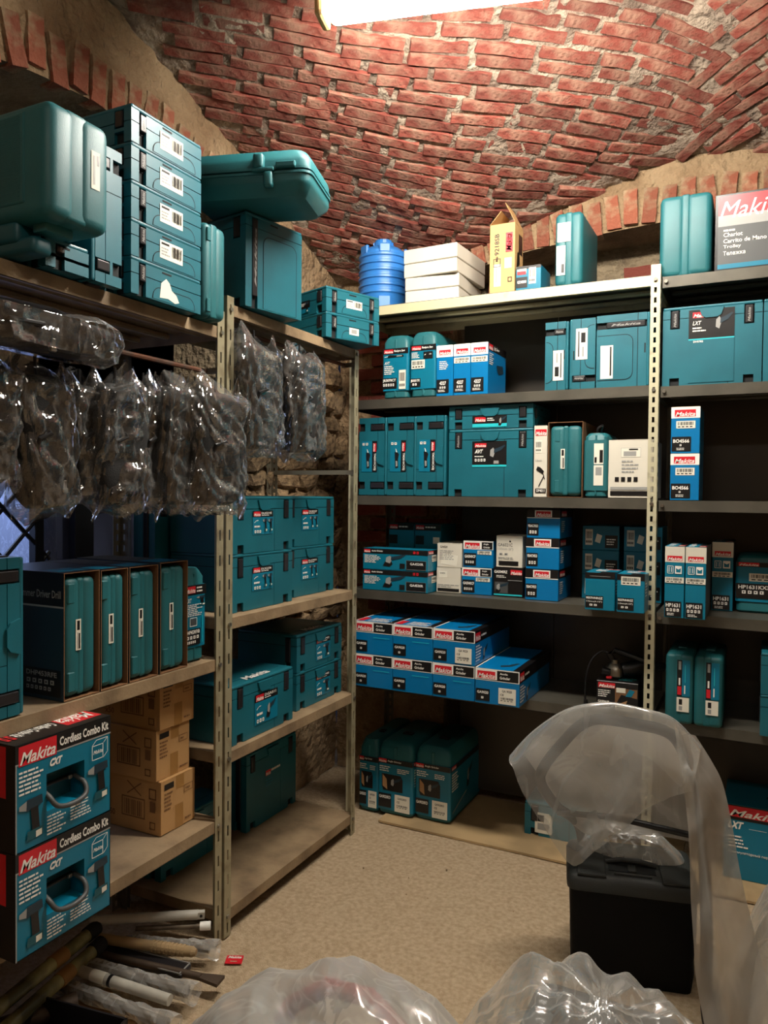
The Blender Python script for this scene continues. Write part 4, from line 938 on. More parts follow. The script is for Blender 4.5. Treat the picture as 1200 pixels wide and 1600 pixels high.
t = sleeved('teal upright case with long white stickers and a black cord loop on top', (-.678, 3.262, Z3), 0, .098, .30, .272, .03, .03, 'teal_case',
        [('F', [('R', .42, .52, .82, .93, 'paper'), ('R', .66, .55, .80, .80, 'black_print'), ('R', .45, .55, .54, .66, 'black_print'), ('R', .42, .10, .82, .50, 'paper'), ('R', .5, .3, .76, .46, 'grey_print')])], handle=False, name='upright_case')
q = MB(); q.tube(sm([(.05, .02, .262), (.052, .015, .29), (.07, .03, .305), (.06, .06, .285), (.055, .08, .262)]), .004, 'black', 8); q.build('cord_loop', t)
carton('white_carton', 'square white box with barcode label and small pictograms beside the slotted post', 'box', (-.577, 3.262, Z3), 0, .178, .28, .240, 'white_box', [('F', [('R', .28, .70, .72, .86, 'paper'), ('O', .28, .70, .72, .86, 'grey_print', .006), ('R', .34, .72, .62, .80, 'grey_print'), ('R', .46, .82, .66, .845, 'black_print'), ('LN', .3, .42, .68, .66, 4, 'grey_print'), ('IC', .14, .28, .70, .36, 4, 'black_print'), ('R', .05, .04, .95, .12, 'black_print'), ('R', .05, .14, .95, .19, 'grey_print')])])
for k in (0, 1):
    carton('small_printed_box', '%s blue and white sander box of the pair on the right bay' % ('lower', 'upper')[k], 'box', (-.334, 3.262, 1.5395+k*.187), 0, .108, .22, .186, 'blue_print',
           [('F', [('R', 0, .76, 1, 1, 'white'), ('LG', .12, .79, .85, .94), ('BC', .18, .54, .84, .70), ('R', .03, .05, .70, .36, 'black_print'), ('T', 'BO4566', .08, .23, .64, .31, 'white', 0, .03), ('IC', .3, .16, .4, .2, 1, 'white'), ('LN', .2, .07, .55, .13, 2, 'white')])], group='two sander boxes', sides={'T': 'kraft'})
# --- fourth shelf (z = 1.092)
Z2 = 1.0935
for k in (0, 1):
    carton('grinder_box', '%s long teal grinder box with picture at the corner end of the fourth shelf' % ('lower', 'upper')[k], 'box', (-1.722, 3.245, Z2+k*.100), 0, .340, .13, .0985, 'teal_print',
           [('F', [('R', 0, .76, 1, 1, 'black_print'), ('LG', .02, .80, .12, .96), ('T', 'Angle Grinder', .14, .83, .32, .93, 'white', 0, .03), ('IC', .78, .82, .88, .94, 2, 'red'), ('LN', .03, .30, .30, .70, 6, 'white'), ('GR', .32, .16, .68, .78), ('R', .58, .1, .66, .34, 'black_print'), ('R', .68, .06, .98, .5, 'black_print'), ('O', .68, .06, .98, .5, 'grey_print', .003), ('T', 'GA4530R', .74, .28, .94, .40, 'white', 0, .03)]),
            ('R', [('R', 0, .78, 1, 1, 'black_print'), ('LG', .05, .82, .5, .96), ('BC', .35, .45, .8, .75)])], group='two long grinder boxes')
carton('small_printed_box', 'lower plain white box with a black base stripe on the fourth shelf', 'box', (-1.372, 3.33, Z2), 0, .120, .2, .118, 'white_box', [('F', [('R', .1, .6, .45, .85, 'paper'), ('T', 'GA4534', .14, .74, .36, .80, 'black_print'), ('LN', .05, .2, .95, .34, 2, 'grey_print'), ('R', .05, .05, .95, .17, 'black_print')])], group='plain white grinder boxes')
carton('small_printed_box', 'upper plain white box with a handwritten sheet on the fourth shelf', 'box', (-1.370, 3.33, Z2+.1195), 0, .123, .2, .112, 'white_box', [('F', [('T', 'GA4534', .12, .80, .42, .90, 'black_print'), ('P', [(.15, .14), (.80, .05), (.85, .5), (.2, .6)], 'paper'), ('LN', .1, .3, .7, .72, 6, 'grey_print')])], group='plain white grinder boxes')
def ga_art(model, two=True, bc=True):
    a = [('R', 0, .68, 1, 1, 'white'), ('LG', .05, .71, .55, .93), ('R', .62, .70, .98, .96, 'black_print'), ('T', 'Angle', .68, .85, .85, .92, 'white'), ('T', 'Grinder', .68, .74, .90, .81, 'white')]
    if bc: a += [('BC', .48, .50, .95, .64)]
    return a+[('R', .03, .08, .44, .54, 'black_print'), ('T', model, .05, .36, .42, .47, 'white', 0, .03), ('IC', .08, .16, .38, .25, 4, 'white')]
for k in (0, 1):
    carton('small_printed_box', '%s blue grinder box with red and white header between the white boxes' % ('lower', 'upper')[k], 'box', (-1.245+k*.006, 3.33, Z2+k*.1245), 0, .144, .2, .1235, 'blue_print', [('F', ga_art('GA5040CF'))], group='blue grinder boxes between white ones', sides={'T': 'black_print'})
carton('small_printed_box', 'black printed grinder box with a picture under the white box on the fourth shelf', 'box', (-1.092, 3.33, Z2), 0, .138, .2, .132, 'black_print', [('F', [('LG', .58, .76, .97, .93), ('T', 'GA5040RZ', .03, .80, .48, .90, 'white', 0, .03), ('LN', .1, .64, .5, .74, 2, 'white'), ('R', .02, .04, .98, .09, 'cyan_line'), ('R', .05, .12, .5, .5, 'dgrey'), ('GR', .05, .12, .55, .5), ('R', .5, .56, .98, .58, 'grey_print')])])
carton('small_printed_box', 'tall plain white box with grey print standing on the black grinder box', 'box', (-1.080, 3.33, Z2+.1335), 0, .122, .2, .143, 'white_box', [('F', [('T', 'GA6021C', .06, .66, .62, .76, 'dgrey', 0, .01), ('T', '150mm (6")', .06, .52, .65, .62, 'grey_print', 0, .01), ('IC', .1, .38, .5, .45, 2, 'grey_print'), ('LN', .08, .24, .9, .33, 2, 'grey_print'), ('R', .1, .06, .85, .2, 'black_print'), ('R', .5, .80, .56, .85, 'black_print')])])
for k in range(3):
    carton('grinder_box', '%s blue grinder box with black and white header of the stack of three' % ('bottom', 'middle', 'top')[k], 'box', (-.932+.002*k, 3.29, Z2+k*.1365), 0, .146, .24, (.1355, .1355, .125)[k], 'blue_print',
           [('F', [('R', 0, .72, 1, 1, 'black_print'), ('R', .24, .74, .76, .98, 'white'), ('LG', .28, .76, .72, .94), ('R', 0, .70, 1, .725, 'white'), ('R', .02, .10, .36, .52, 'black_print'), ('T', '9564CVR33', .04, .38, .34, .48, 'white', 0, .03), ('IC', .08, .16, .32, .26, 3, 'white')]),
            ('R', [('R', 0, .72, 1, 1, 'black_print'), ('LG', .1, .76, .5, .94), ('LN', .1, .2, .4, .62, 6, 'white')])], group='stack of three blue grinder boxes', sides={'T': 'black_print'})
for k, x in enumerate((-1.688, -1.543)):
    carton('grinder_box', 'dim tall teal box standing behind the long grinder boxes, %s' % ('left one', 'right one with a small sticker')[k], 'box', (x, 3.46, Z2), 0, .138, .2, .312, 'teal_print', [('F', [('R', 0, .90, 1, 1, 'black_print'), ('LG', .03, .92, .35, .985), ('LN', .4, .93, .9, .98, 1, 'white'), ('R', .02, .68, .35, .82, 'black_print')]+([('R', .7, .7, .95, .8, 'paper')] if k else []))], group='dim boxes behind the long grinder boxes')
for k, (x, r_) in enumerate([(x, r_) for r_ in range(3) for x in (-.722, -.542)]):
    carton('grinder_box', 'dim teal box on its side at the rear of the fourth shelf, %s row, %s' % (('bottom', 'middle', 'top')[r_], 'left' if x < -.6 else 'right'), 'box', (x, 3.47, Z2+r_*.1095), 0, .160, .2, .1085, 'teal_print',
           [('F', [('BC', .08, .2, .28, .85), ('P', [(.34, .35), (.48, .28), (.54, .6), (.40, .68)], 'paper'), ('R', .62, .1, .96, .62, 'black_print'), ('LN', .66, .2, .92, .5, 3, 'white')]), ('L', [('R', 0, 0, 1, 1, 'black_print')])], group='dim boxes at the rear of the fourth shelf', flap=False)
for k, (x, w, y) in enumerate(((-.637, .117, 3.125), (-.511, .105, 3.12))):
    carton('grinder_box', 'teal box with black header overhanging the fourth shelf edge, %s' % ('unstickered, left one', 'with a barcode sticker, right one')[k], 'box', (x, y, Z2), 0, w, .17, .1515, 'teal_print',
           [('F', [('R', 0, .84, 1, 1, 'black_print')] + ([('R', .15, .90, .85, .91, 'grey_print')] if k == 0 else [('BC', .15, .72, .85, .94)]) + [('R', .02, .06, .62, .38, 'black_print'), ('T', '9557HNRGZ', .04, .29, .60, .35, 'white', 0, .03), ('T', '115mm(4-1/2")', .05, .20, .58, .25, 'white', 0, .01), ('IC', .15, .11, .45, .16, 2, 'white')]),
            ('T', [('R', .5, .0, 1, .3, 'black_print'), ('LG', .55, .8, .95, .95), ('LN', .25, .3, .75, .8, 5, 'white')]), ('R', [('LN', .1, .4, .5, .8, 5, 'white')])], group='overhanging teal boxes', flap=False)
for k, (x, y, w, h) in enumerate(((-.333, 3.125, .071, .275), (-.258, 3.120, .073, .275), (-.181, 3.42, .080, .282))):
    carton('small_printed_box', 'tall slim teal drill box with white band, %s' % ('left of the front pair by the post', 'right of the front pair by the post', 'third one set back in the shade')[k], 'box', (x, y, 1.0865), 0, w, .25 if k == 2 else .29, h, 'teal_print',
           [('F', [('R', 0, .78, 1, 1, 'white_box'), ('LG', .12, .80, .88, .87), ('O', .12, .62, .44, .73, 'white', .03), ('PL', [(.22, .64), (.22, .71)], .0012, 'white'), ('PL', [(.34, .64), (.34, .71)], .0012, 'white'), ('R', .52, .62, .86, .73, 'white'), ('P', [(.58, .64), (.8, .64), (.82, .70), (.69, .68), (.56, .70)], 'teal_print'), ('BC', .02, .49, .98, .57), ('R', .03, .02, .86, .23, 'black_print'), ('T', 'HP1631', .08, .15, .80, .205, 'white', 0, .03), ('IC', .1, .09, .8, .13, 4, 'white'), ('LN', .15, .03, .7, .07, 2, 'white')]),
            ('T', [('R', .6, 0, 1, 1, 'black_print'), ('LN', .1, .1, .5, .9, 5, 'white'), ('LG', .62, .1, .95, .3)])], group='tall slim drill boxes', sides={'T': 'teal_print', 'R': 'dgrey'}, flap=False)
sleeved('teal drill case in a printed band on the fourth shelf at the right frame edge', (-.090, 3.42, 1.0865), 0, .30, .25, .235, .03, .045, 'teal_print',
        [('F', [('R', 0, .88, 1, 1, 'black_print'), ('LG', .03, .90, .28, .99), ('BC', .16, .52, .52, .72), ('R', .0, .08, .44, .46, 'black_print'), ('T', 'HP1631KX3', .03, .32, .41, .42, 'white', 0, .03), ('IC', .07, .2, .36, .28, 4, 'white')])], handle=False)
# --- fifth shelf (z = .662)
Z1 = .6635
GL = ('leftmost', 'second', 'third', 'rightmost')
for r_ in (0, 1):
    for k, x in enumerate((-1.683, -1.486, -1.288, -1.089)):
        if r_ and k == 3: continue
        last = (k == 3) or (r_ and k == 2)
        a = [('R', 0, .66, 1, 1, 'white'), ('R', .02, .68, .98, .97, 'black_print'), ('R', .02, .70, .50, .98, 'white'), ('LG', .05, .72, .46, .93), ('T', 'Angle', .56, .85, .74, .92, 'white', 0, .03), ('T', 'Grinder', .56, .74, .80, .82, 'white', 0, .03), ('R', .02, .08, .34, .42, 'black_print'), ('T', 'GA9020', .05, .28, .31, .36, 'white', 0, .03), ('IC', .14, .14, .22, .2, 1, 'white')]
        a += [('R', .54, .05, .93, .50, 'paper'), ('T', 'GA 9020', .62, .38, .84, .45, 'black_print'), ('T', 'CE', .58, .28, .66, .34, 'black_print'), ('BC', .56, .12, .91, .26)] if last else [('R', .5, .52, .92, .535, 'cyan_line')]
        carton('grinder_box', '%s blue grinder box in the %s row of the block on the fifth shelf' % (('rightmost' if last else GL[k]), ('lower', 'upper')[r_]), 'box', (x, 3.10-.003*k, Z1+r_*.1515), 0, .1945, .50, .1505, 'blue_print',
               [('F', a), ('R', [('R', 0, .66, 1, 1, 'black_print'), ('LG', .01, .70, .14, .94), ('LN', .16, .76, .3, .88, 1, 'white'), ('LN', .02, .1, .18, .6, 6, 'white'), ('GR', .2, .05, .34, .5)]),
                ('T', [('R', 0, 0, 1, 1, 'blue_print'), ('R', .85, 0, 1, 1, 'black_print'), ('R', 0, .0, .03, 1, 'white')] + ([('R', .02, .02, .2, .2, 'red'), ('LN', .3, .02, .9, .2, 7, 'white')] if (r_ and k < 2) else [('P', [(.5, .1), (.7, .16), (.8, .3), (.72, .3), (.6, .2), (.45, .16)], 'navy')]))], group='block of blue grinder boxes', flap=False)
carton('grinder_box', 'black printed grinder box with spark picture under the loose angle grinder', 'box', (-.603, 3.222, Z1), 3, .165, .17, .124, 'black_print',
       [('F', [('LG', .04, .78, .45, .95), ('LN', .04, .46, .34, .72, 4, 'white'), ('R', .45, .2, .98, .80, 'kraft_dark'), ('P', [(.45, .2), (.6, .6), (.98, .5), (.98, .2)], 'black_print'), ('P', [(.5, .25), (.75, .42), (.72, .30)], 'flesh_photo'), ('P', [(.70, .55), (.8, .8), (.92, .75), (.84, .55)], 'teal_print'), ('R', .48, .66, .7, .82, 'paper'), ('T', 'GA9061R', .04, .28, .32, .36, 'white', 0, .03), ('T', '(230mm 9")', .04, .18, .30, .24, 'white'), ('BC', .46, .05, .92, .22)]), ('T', [('LN', .5, .2, .95, .8, 4, 'cyan_line')])], flap=False)
def tallcase(label, x):
    t = blowcase(label, (x, 3.212, .6535), 0, .104, .34, .277, r=.016, sp=.46, latches=False, name='upright_case', group='twin upright cases on the lower right shelf',
         fart=[('R', .42, .40, .88, .92, 'teal_print'), ('R', .42, .40, .60, .92, 'black_print'), ('R', .44, .42, .58, .54, 'red'), ('R', .48, .56, .54, .66, 'white'), ('R', .47, .78, .56, .90, 'grey_print'), ('R', .68, .44, .72, .56, 'white'), ('R', .70, .6, .72, .85, 'cyan_line'), ('R', .42, .18, .86, .385, 'paper'), ('R', .5, .28, .62, .36, 'black_print'), ('R', .5, .2, .62, .26, 'grey_print')])
    q = MB(); q.box(.035, .069, .12, .22, .2765, .285, 'teal_case', r=.003); q.build('carry_handle', t)
tallcase('left one of the twin upright teal cases on the lower right shelf', -.333)
tallcase('right one of the twin upright teal cases on the lower right shelf', -.227)
makpac('teal case at the right frame edge on the lower right shelf', (.008, 3.20, .6535), 0, .39, .296, .157)
makpac('upper teal case at the right frame edge on the lower right shelf', (.008, 3.20, .8115), 0, .39, .296, .157)
# --- floor under the back shelves
for k, (x, w, y) in enumerate(((-1.752, .106, 3.285), (-1.643, .184, 3.275), (-1.456, .180, 3.296))):
    zf = .0 if k == 0 else .0105
    a = [('R', 0, .90, 1, 1, 'black_print'), ('LG', .02, .915, .25, .99), ('T', 'Angle Grinder', .28, .93, .68, .975, 'white', 0, .02), ('LN', .05, .74, .45, .86, 3, 'white'), ('LN', .56, .74, .94, .84, 3, 'white'), ('P', [(.16, .38), (.72, .38), (.72, .62), (.66, .70), (.12, .70), (.12, .46)], 'black_print'), ('P', [(.14, .46), (.28, .40), (.26, .60), (.14, .69)], 'flesh_photo'), ('GR', .34, .42, .70, .66), ('R', .03, .05, .40, .32, 'black_print'), ('T', 'GA9020KD', .05, .22, .38, .28, 'white', 0, .03), ('R', .50, .0, .93, .33, 'paper'), ('T', 'GA9020KD', .58, .24, .84, .28, 'black_print'), ('T', 'CE', .56, .17, .64, .21, 'black_print'), ('BC', .53, .07, .90, .15)]
    sleeved('teal grinder case with carry handle on the floor, %s' % ('leftmost, half behind the post', 'middle one', 'rightmost, side print showing')[k], (x, y, zf), 0, w, .42, .352, .082, .022, 'teal_print',
            [('F', a), ('R', [('R', 0, .90, 1, 1, 'black_print'), ('LG', .02, .92, .16, .99), ('LN', .03, .5, .26, .86, 7, 'white'), ('GR', .5, .35, .7, .8), ('PL', [(.05, .1), (.3, .22), (.5, .3)], .004, 'grey_print')])], group='three grinder cases on the floor')
makpac('teal case with white sticker on the floor, mostly behind the plastic-draped handle', (-.945, 3.382, .0105), 0, .30, .28, .15, fart=[('R', .16, .1, .42, .72, 'paper'), ('R', .2, .2, .38, .4, 'grey_print'), ('R', .2, .45, .3, .65, 'black_print')])
t = carton('tool_kit_box', 'large teal kit box with black band and red plate on the floor at the right', 'box', (-.115, 3.372, .0105), 0, .46, .30, .300, 'teal_print',
       [('F', [('R', 0, .80, 1, 1, 'black_print'), ('LG', .03, .84, .46, .985), ('T', 'LXT', .03, .68, .16, .78, 'white', .35, .05), ('IC', .35, .66, .52, .72, 3, 'red'), ('R', .2, .70, .34, .705, 'white'), ('LN', .04, .42, .20, .60, 4, 'white'), ('T', 'Аккумуляторный перфоратор', .04, .34, .48, .385, 'white', 0, .01), ('DR', .6, .2, .9, .7)])], sides={'T': 'teal_print'})
q = MB(); q.tube([(.16, .12, .302), (.17, .12, .316), (.25, .12, .318), (.26, .12, .302)], .007, 'black', 8); q.build('carry_handle', t)
# ---------------------------------------------------------------- loose things
q = MB(); q.add([], [], 'board')
pl = [(-1.60, 3.195), (-.60, 3.19), (-.28, 3.22), (-.28, 3.70), (-1.62, 3.70)]
q = MB(); q.prism((0, 0, 0), (1, 0, 0), (0, 1, 0), (0, 0, 1), pl, .0, .0095, 'board')
tag(q.build('floor_board'), 'worn tan sheet of hardboard lying on the floor under the back shelves', 'board')
q = MB(); q.prism((0, 0, 0), (1, 0, 0), (0, 1, 0), (0, 0, 1), [(-.24, 3.21), (.9, 3.21), (.9, 3.70), (-.24, 3.70)], 0, .0095, 'board')
tag(q.build('floor_board'), 'second tan hardboard sheet under the kit box at the right', 'board')

# angle grinder on its box
t = thing('angle_grinder', 'loose angle grinder with bare metal gear head and black body on the black box', 'power tool', (-.575, 3.26, .7885), 0)
q = MB(); q.loft(.075, .07, [(0, .012, .02), (.012, .002, .022), (.045, .004, .022), (.062, .018, .02)], 'steel', cx=.03, cy=.035, n=5); q.tube([(.03, .035, .06), (.03, .035, .078)], .018, 'steel', 14); q.build('gear_head', t, smooth='auto')
q = MB(); q.tube([(.06, .04, .035), (.10, .055, .042), (.14, .07, .055), (.17, .09, .058)], [.028, .033, .033, .028], 'black', 14); q.build('motor_body', t, smooth='auto')
q = MB(); q.tube([(.165, .085, .058), (.20, .10, .055), (.22, .11, .05)], [.02, .016, .018], 'black', 12); q.build('rear_handle', t, smooth='auto')
q = MB(); q.tube([(.035, .03, .055), (.01, .03, .10), (.03, .04, .115), (.10, .05, .095), (.18, .045, .075)], [.012, .014, .013, .012, .010], 'black', 10); q.build('side_handle', t, smooth='auto')
q = MB(); q.tube([(.02, .0, .03), (-.012, -.002, .034)], [.014, .018], 'black', 12); q.build('lock_button', t, smooth='auto')
q = MB(); q.box(.004, .028, -.012, .012, .002, .014, 'red', r=.004); q.build('red_switch', t)
q = MB(); q.tube(sm([(.02, .05, .09), (-.02, .05, .105), (-.06, .02, .07), (-.078, -.005, .0), (-.080, -.012, -.07), (-.076, -.014, -.124)]), .0042, 'black', 8); q.build('power_cord', t, smooth='auto')
q = MB(); q.tube([(-.077, -.013, -.095), (-.075, -.013, -.1235)], [.008, .011], 'black', 8); q.build('plug', t)

# bags of soft tool bags in clear film
def ridge(p): return abs(noise.noise(p))
def folds(seed, n, lo, hi, spread=3.2, axis=0.0):
    rr = random.Random(seed); out = []
    for _ in range(n):
        a = axis+rr.uniform(-spread, spread)/2; f = rr.uniform(lo, hi); out.append((math.cos(a)*f, math.sin(a)*f, rr.uniform(0, 1), lo/f, rr.uniform(0, 50)))
    return out
def tfold(F_, u, v):
    """sum of straight sharp creases over a sheet (u,v in metres)"""
    s = 0
    for fx, fy, ph, am, w_ in F_:
        k = noise.noise(Vector((u*2.2, v*2.2, w_)))
        x = fx*u+fy*v+ph+.9*k; x -= math.floor(x); tri = abs(2*x-1)*2-1
        s += am*tri*(.55+.9*noise.noise(Vector((u*3.1+9, v*3.1, w_))))
    return s
def bag(label, x, y0, y1, z0, z1, dpt, seed, horizontal=False, hook=True, group='black tool bags in clear film hanging from the rail', body=True, tiltz=0, flare=1):
    """(x = front plane), black padded bag inside a crumpled film bag; hangs below the rail"""
    w, h = y1-y0, z1-z0
    t = thing('bagged_tool_bag', label, 'bag', (x, (y0+y1)/2, z0), 90, group)
    rnd = random.Random(seed); V0 = Vector((seed*7.3, seed*3.1, 0))
    # the padded bag
    bw, bh = w*.45, h*.425
    q = MB(); nu, nv = 28, 22; vs = []
    cz = h*.50
    for j in range(nv+1):
        v = -1+2*j/nv
        for i in range(nu):
            a = 2*math.pi*i/nu; ca, sa = math.cos(a), math.sin(a); e = .45
            cx = math.copysign(abs(ca)**e, ca); cy = math.copysign(abs(sa)**e, sa)
            k = (1-abs(v)**6*.45); p = Vector((cx*bw*k, dpt*.5+cy*dpt*.40*k, cz+v*bh))
            p += Vector((cx, cy, 0))*.010*noise.noise(p*9+V0); vs.append(p)
    q.add(vs, [(j*nu+i, j*nu+(i+1) % nu, (j+1)*nu+(i+1) % nu, (j+1)*nu+i) for j in range(nv) for i in range(nu)] + [tuple(reversed(range(nu))), tuple(nv*nu+i for i in range(nu))], 'fabric')
    b = q.build('tool_bag', t, smooth=True)
    q = MB(); q.tube([(-bw*.5, dpt*.12, cz-bh*.1), (-bw*.5, dpt*.02, cz+bh*.05), (-bw*.1, dpt*.0, cz+bh*.12), (-bw*.1, dpt*.12, cz+bh*.2)], .006, 'black', 8); q.build('carry_strap', b)
    zx = rnd.uniform(-.5, .5)*bw; zz = cz-bh*rnd.uniform(.3, .6)
    q = MB(); q.box(zx-.005, zx+.005, dpt*.08, dpt*.12, zz-.022, zz, 'steel', r=.002); q.box(zx-.008, zx+.008, dpt*.08, dpt*.13, zz-.032, zz-.02, 'steel', r=.002); q.build('zip_pull', b)
    for k in range(3):
        q = MB(); q.tube([(bw*.7, dpt*.10, cz+bh*(.6-.5*k)), (bw*.7, dpt*.13, cz+bh*(.6-.5*k))], .006, 'steel', 8); q.build('rivet', b)
    # film
    FO = folds(seed, 6, 4, 12, 2.2, 0.0); FO2 = folds(seed+99, 4, 14, 30, 2.6, .3); q = MB(); nu, nv = 110, 80; vs = []
    for j in range(nv+1):
        v = j/nv
        topf = max(0, (v-.86)/.14); botf = max(0, (.10-v)/.10)
        wk = 1.0-.10*topf*flare-.05*botf+.05*math.sin(v*7+seed); dk = 1-.93*max(topf, botf)**1.3
        for i in range(nu):
            a = 2*math.pi*i/nu; ca, sa = math.cos(a), math.sin(a); e = .6
            cx = math.copysign(abs(ca)**e, ca); cy = math.copysign(abs(sa)**e, sa)
            p = Vector((cx*w*.5*wk, dpt*.5+cy*dpt*.5*dk, v*h))
            arc = a/(2*math.pi)*2*(w+dpt)
            d = .0075*tfold(FO, arc, p.z)+.0045*tfold(FO2, arc, p.z)
            p += Vector((cx, cy, .25*cx)).normalized()*d*(1.15 if cy < 0 else .7)
            p.z += .035*noise.noise(Vector((a*1.3, seed, v)))*(topf+botf)+.02*topf*math.sin(a*3+seed)
            vs.append(p)
    q.add(vs, [(j*nu+i, j*nu+(i+1) % nu, (j+1)*nu+(i+1) % nu, (j+1)*nu+i) for j in range(nv) for i in range(nu)], 'film_clear')
    q.build('film_bag', t)
    if hook:
        q = MB(); q.tube([(0, dpt*.5, h-.03), (0, dpt*.5, h+.02)], .004, 'black', 6); q.build('hanging_loop', t)
    if not tiltz and not horizontal: tiltz = (0, rnd.uniform(-3.5, 3.5), rnd.uniform(-5, 5))
    if tiltz: t.rotation_euler = (math.radians(tiltz[0]), math.radians(tiltz[1]), math.radians(90+tiltz[2]))
    return t
bag('film-wrapped black bag at the left frame edge, under the one lying across', -1.575, 1.10, 1.245, 1.545, 1.87, .12, 1)
bag('wide film-wrapped black bag second from the left frame edge', -1.565, 1.250, 1.415, 1.480, 1.865, .12, 2)
bag('narrow film-wrapped black bag tucked between the two wide ones', -1.60, 1.425, 1.545, 1.515, 1.86, .11, 3)
bag('wide film-wrapped black bag in the middle of the hanging row', -1.555, 1.475, 1.655, 1.485, 1.875, .115, 4)
bag('narrow film-wrapped black bag with a zip pull near its foot', -1.60, 1.650, 1.760, 1.495, 1.885, .11, 5)
bag('film-wrapped black bag just left of the one covering the slotted post', -1.555, 1.715, 1.855, 1.482, 1.90, .115, 6)
bag('film-wrapped black bag hanging in front of the slotted post', -1.50, 1.800, 2.035, 1.480, 1.895, .12, 7)
bag('tall film-wrapped black bag hanging just right of the slotted post', -1.585, 2.14, 2.40, 1.680, 2.115, .12, 8)
bag('film-wrapped black bag at the right end of the hanging row, before the stones', -1.575, 2.420, 2.690, 1.680, 2.115, .12, 9)
b7 = bag('film-wrapped black bag lying across on top of the hanging bags at the left', -1.50, 1.02, 1.50, 1.88, 1.985, .15, 10, hook=False, group=None)

# film-draped trolley handle with a black tool box
t = thing('rolling_tool_box', 'black plastic rolling tool box with a tall bent tube handle', 'tool box', (0, 0, 0))
yaw = Matrix.Translation((-.527, 2.431, 0)) @ Matrix.Rotation(math.radians(13.3), 4, 'Z')
q = MB(); q.loft(.385, .27, [(.0, .012, .02), (.06, .004, .025), (.10, .006, .025), (.20, .0, .025), (.295, .0, .025)], 'box_black'); q.v = [tuple(yaw @ Vector(v)) for v in q.v]; q.build('box_body', t, smooth='auto')
q = MB(); q.loft(.405, .285, [(.296, 0, .03), (.318, -.002, .03), (.338, .006, .03), (.346, .02, .03)], 'lid_black', cx=.1925, cy=.135); q.box(.02, .11, -.002, .2, .342, .351, 'lid_black', r=.004); q.box(.28, .37, -.002, .2, .342, .351, 'lid_black', r=.004)
q.box(.135, .25, .02, .028, .346, .352, 'lid_black'); q.v = [tuple(yaw @ Vector(v)) for v in q.v]; q.build('lid', t, smooth='auto')
q = MB(); q.box(.12, .265, .045, .115, .3425, .3475, 'slot'); q.box(.180, .206, .045, .115, .345, .353, 'lid_black', r=.003); q.tube([(.115, .10, .350), (.16, .095, .362), (.22, .095, .362), (.27, .10, .350)], .009, 'lid_black', 10); q.v = [tuple(yaw @ Vector(v)) for v in q.v]; q.build('carry_handle', t)
q = MB(); q.box(.150, .262, .118, .128, .350, .356, 'paper', r=.002); q.v = [tuple(yaw @ Vector(v)) for v in q.v]; q.build('white_strip', t)
HP = [(-.53, 2.66, .15), (-.54, 2.64, .40), (-.605, 2.56, .498), (-.638, 2.47, .606), (-.619, 2.45, .673), (-.561, 2.45, .756), (-.511, 2.45, .815), (-.461, 2.45, .845), (-.392, 2.45, .849), (-.325, 2.45, .846), (-.269, 2.45, .842), (-.228, 2.45, .825), (-.198, 2.45, .782), (-.167, 2.45, .710), (-.146, 2.45, .626), (-.128, 2.45, .356), (-.122, 2.45, .05)]
q = MB(); q.tube(sm(HP), .0175, 'rubber', 14); q.build('tube_handle', t, smooth='auto')
q = MB(); q.tube([(-.60, 2.55, .482), (-.413, 2.55, .503), (-.135, 2.46, .528)], .010, 'black', 12); q.build('cross_bar', t, smooth='auto')
q = MB(); q.tube([(-.128, 2.40, .045), (-.085, 2.41, .045)], .045, 'rubber', 20)
for a in range(12):
    c, s_ = math.cos(a*math.pi/6), math.sin(a*math.pi/6); q.tube([(-.125, 2.40+c*.045, .045+s_*.045), (-.088, 2.41+c*.045, .045+s_*.045)], .006, 'rubber', 6)
q.build('wheel', t)

def sheet(rows, nu, nv, m, amp, sc, seed, N=(0, -1, 0), jag=0):
    """rows: list of polylines (equal counts) blended smoothly; wrinkled along N"""
    def cr1(P, t):
        n_ = len(P)-1; x = t*n_; i = min(int(x), n_-1); u = x-i
        p0, p1, p2, p3 = P[max(i-1, 0)], P[i], P[i+1], P[min(i+2, n_)]
        return .5*(2*p1+(p2-p0)*u+(2*p0-5*p1+4*p2-p3)*u*u+(3*p1-p0-3*p2+p3)*u**3)
    R = [[Vector(p) for p in r] for r in rows]; N = Vector(N); vs = []; FO = folds(seed, 6, 2.5, 11, 2.6, .4)
    for j in range(nv+1):
        v = j/nv
        for i in range(nu+1):
            u = i/nu; p = cr1([cr1(r, u) for r in R], v)
            s = Vector((p.x, p.y, p.z)); k = amp*.75*tfold(FO, p.x+p.y*.5, p.z)
            p = p + N*k
            if jag and (j == nv): p.z += jag*noise.noise(Vector((u*30, seed, 0)))
            vs.append(p)
    q = MB(); q.add(vs, [(j*(nu+1)+i, j*(nu+1)+i+1, (j+1)*(nu+1)+i+1, (j+1)*(nu+1)+i) for j in range(nv) for i in range(nu)], m); return q
FT = [(-.734, 2.435, .689), (-.664, 2.43, .770), (-.560, 2.43, .850), (-.450, 2.43, .884), (-.353, 2.43, .889), (-.287, 2.43, .886), (-.232, 2.43, .872), (-.186, 2.43, .836), (-.150, 2.43, .799)]
FB = [(-.704, 2.37, .680), (-.671, 2.36, .610), (-.607, 2.36, .520), (-.509, 2.35, .409), (-.438, 2.36, .469), (-.354, 2.36, .548), (-.300, 2.36, .615), (-.229, 2.37, .663), (-.165, 2.38, .695)]
t = thing('plastic_cover', 'milky plastic bag draped over the tube handle and hanging to the floor', 'plastic bag', (0, 0, 0))
TP = [(x, 2.47, z+.004) for x, y, z in FT]
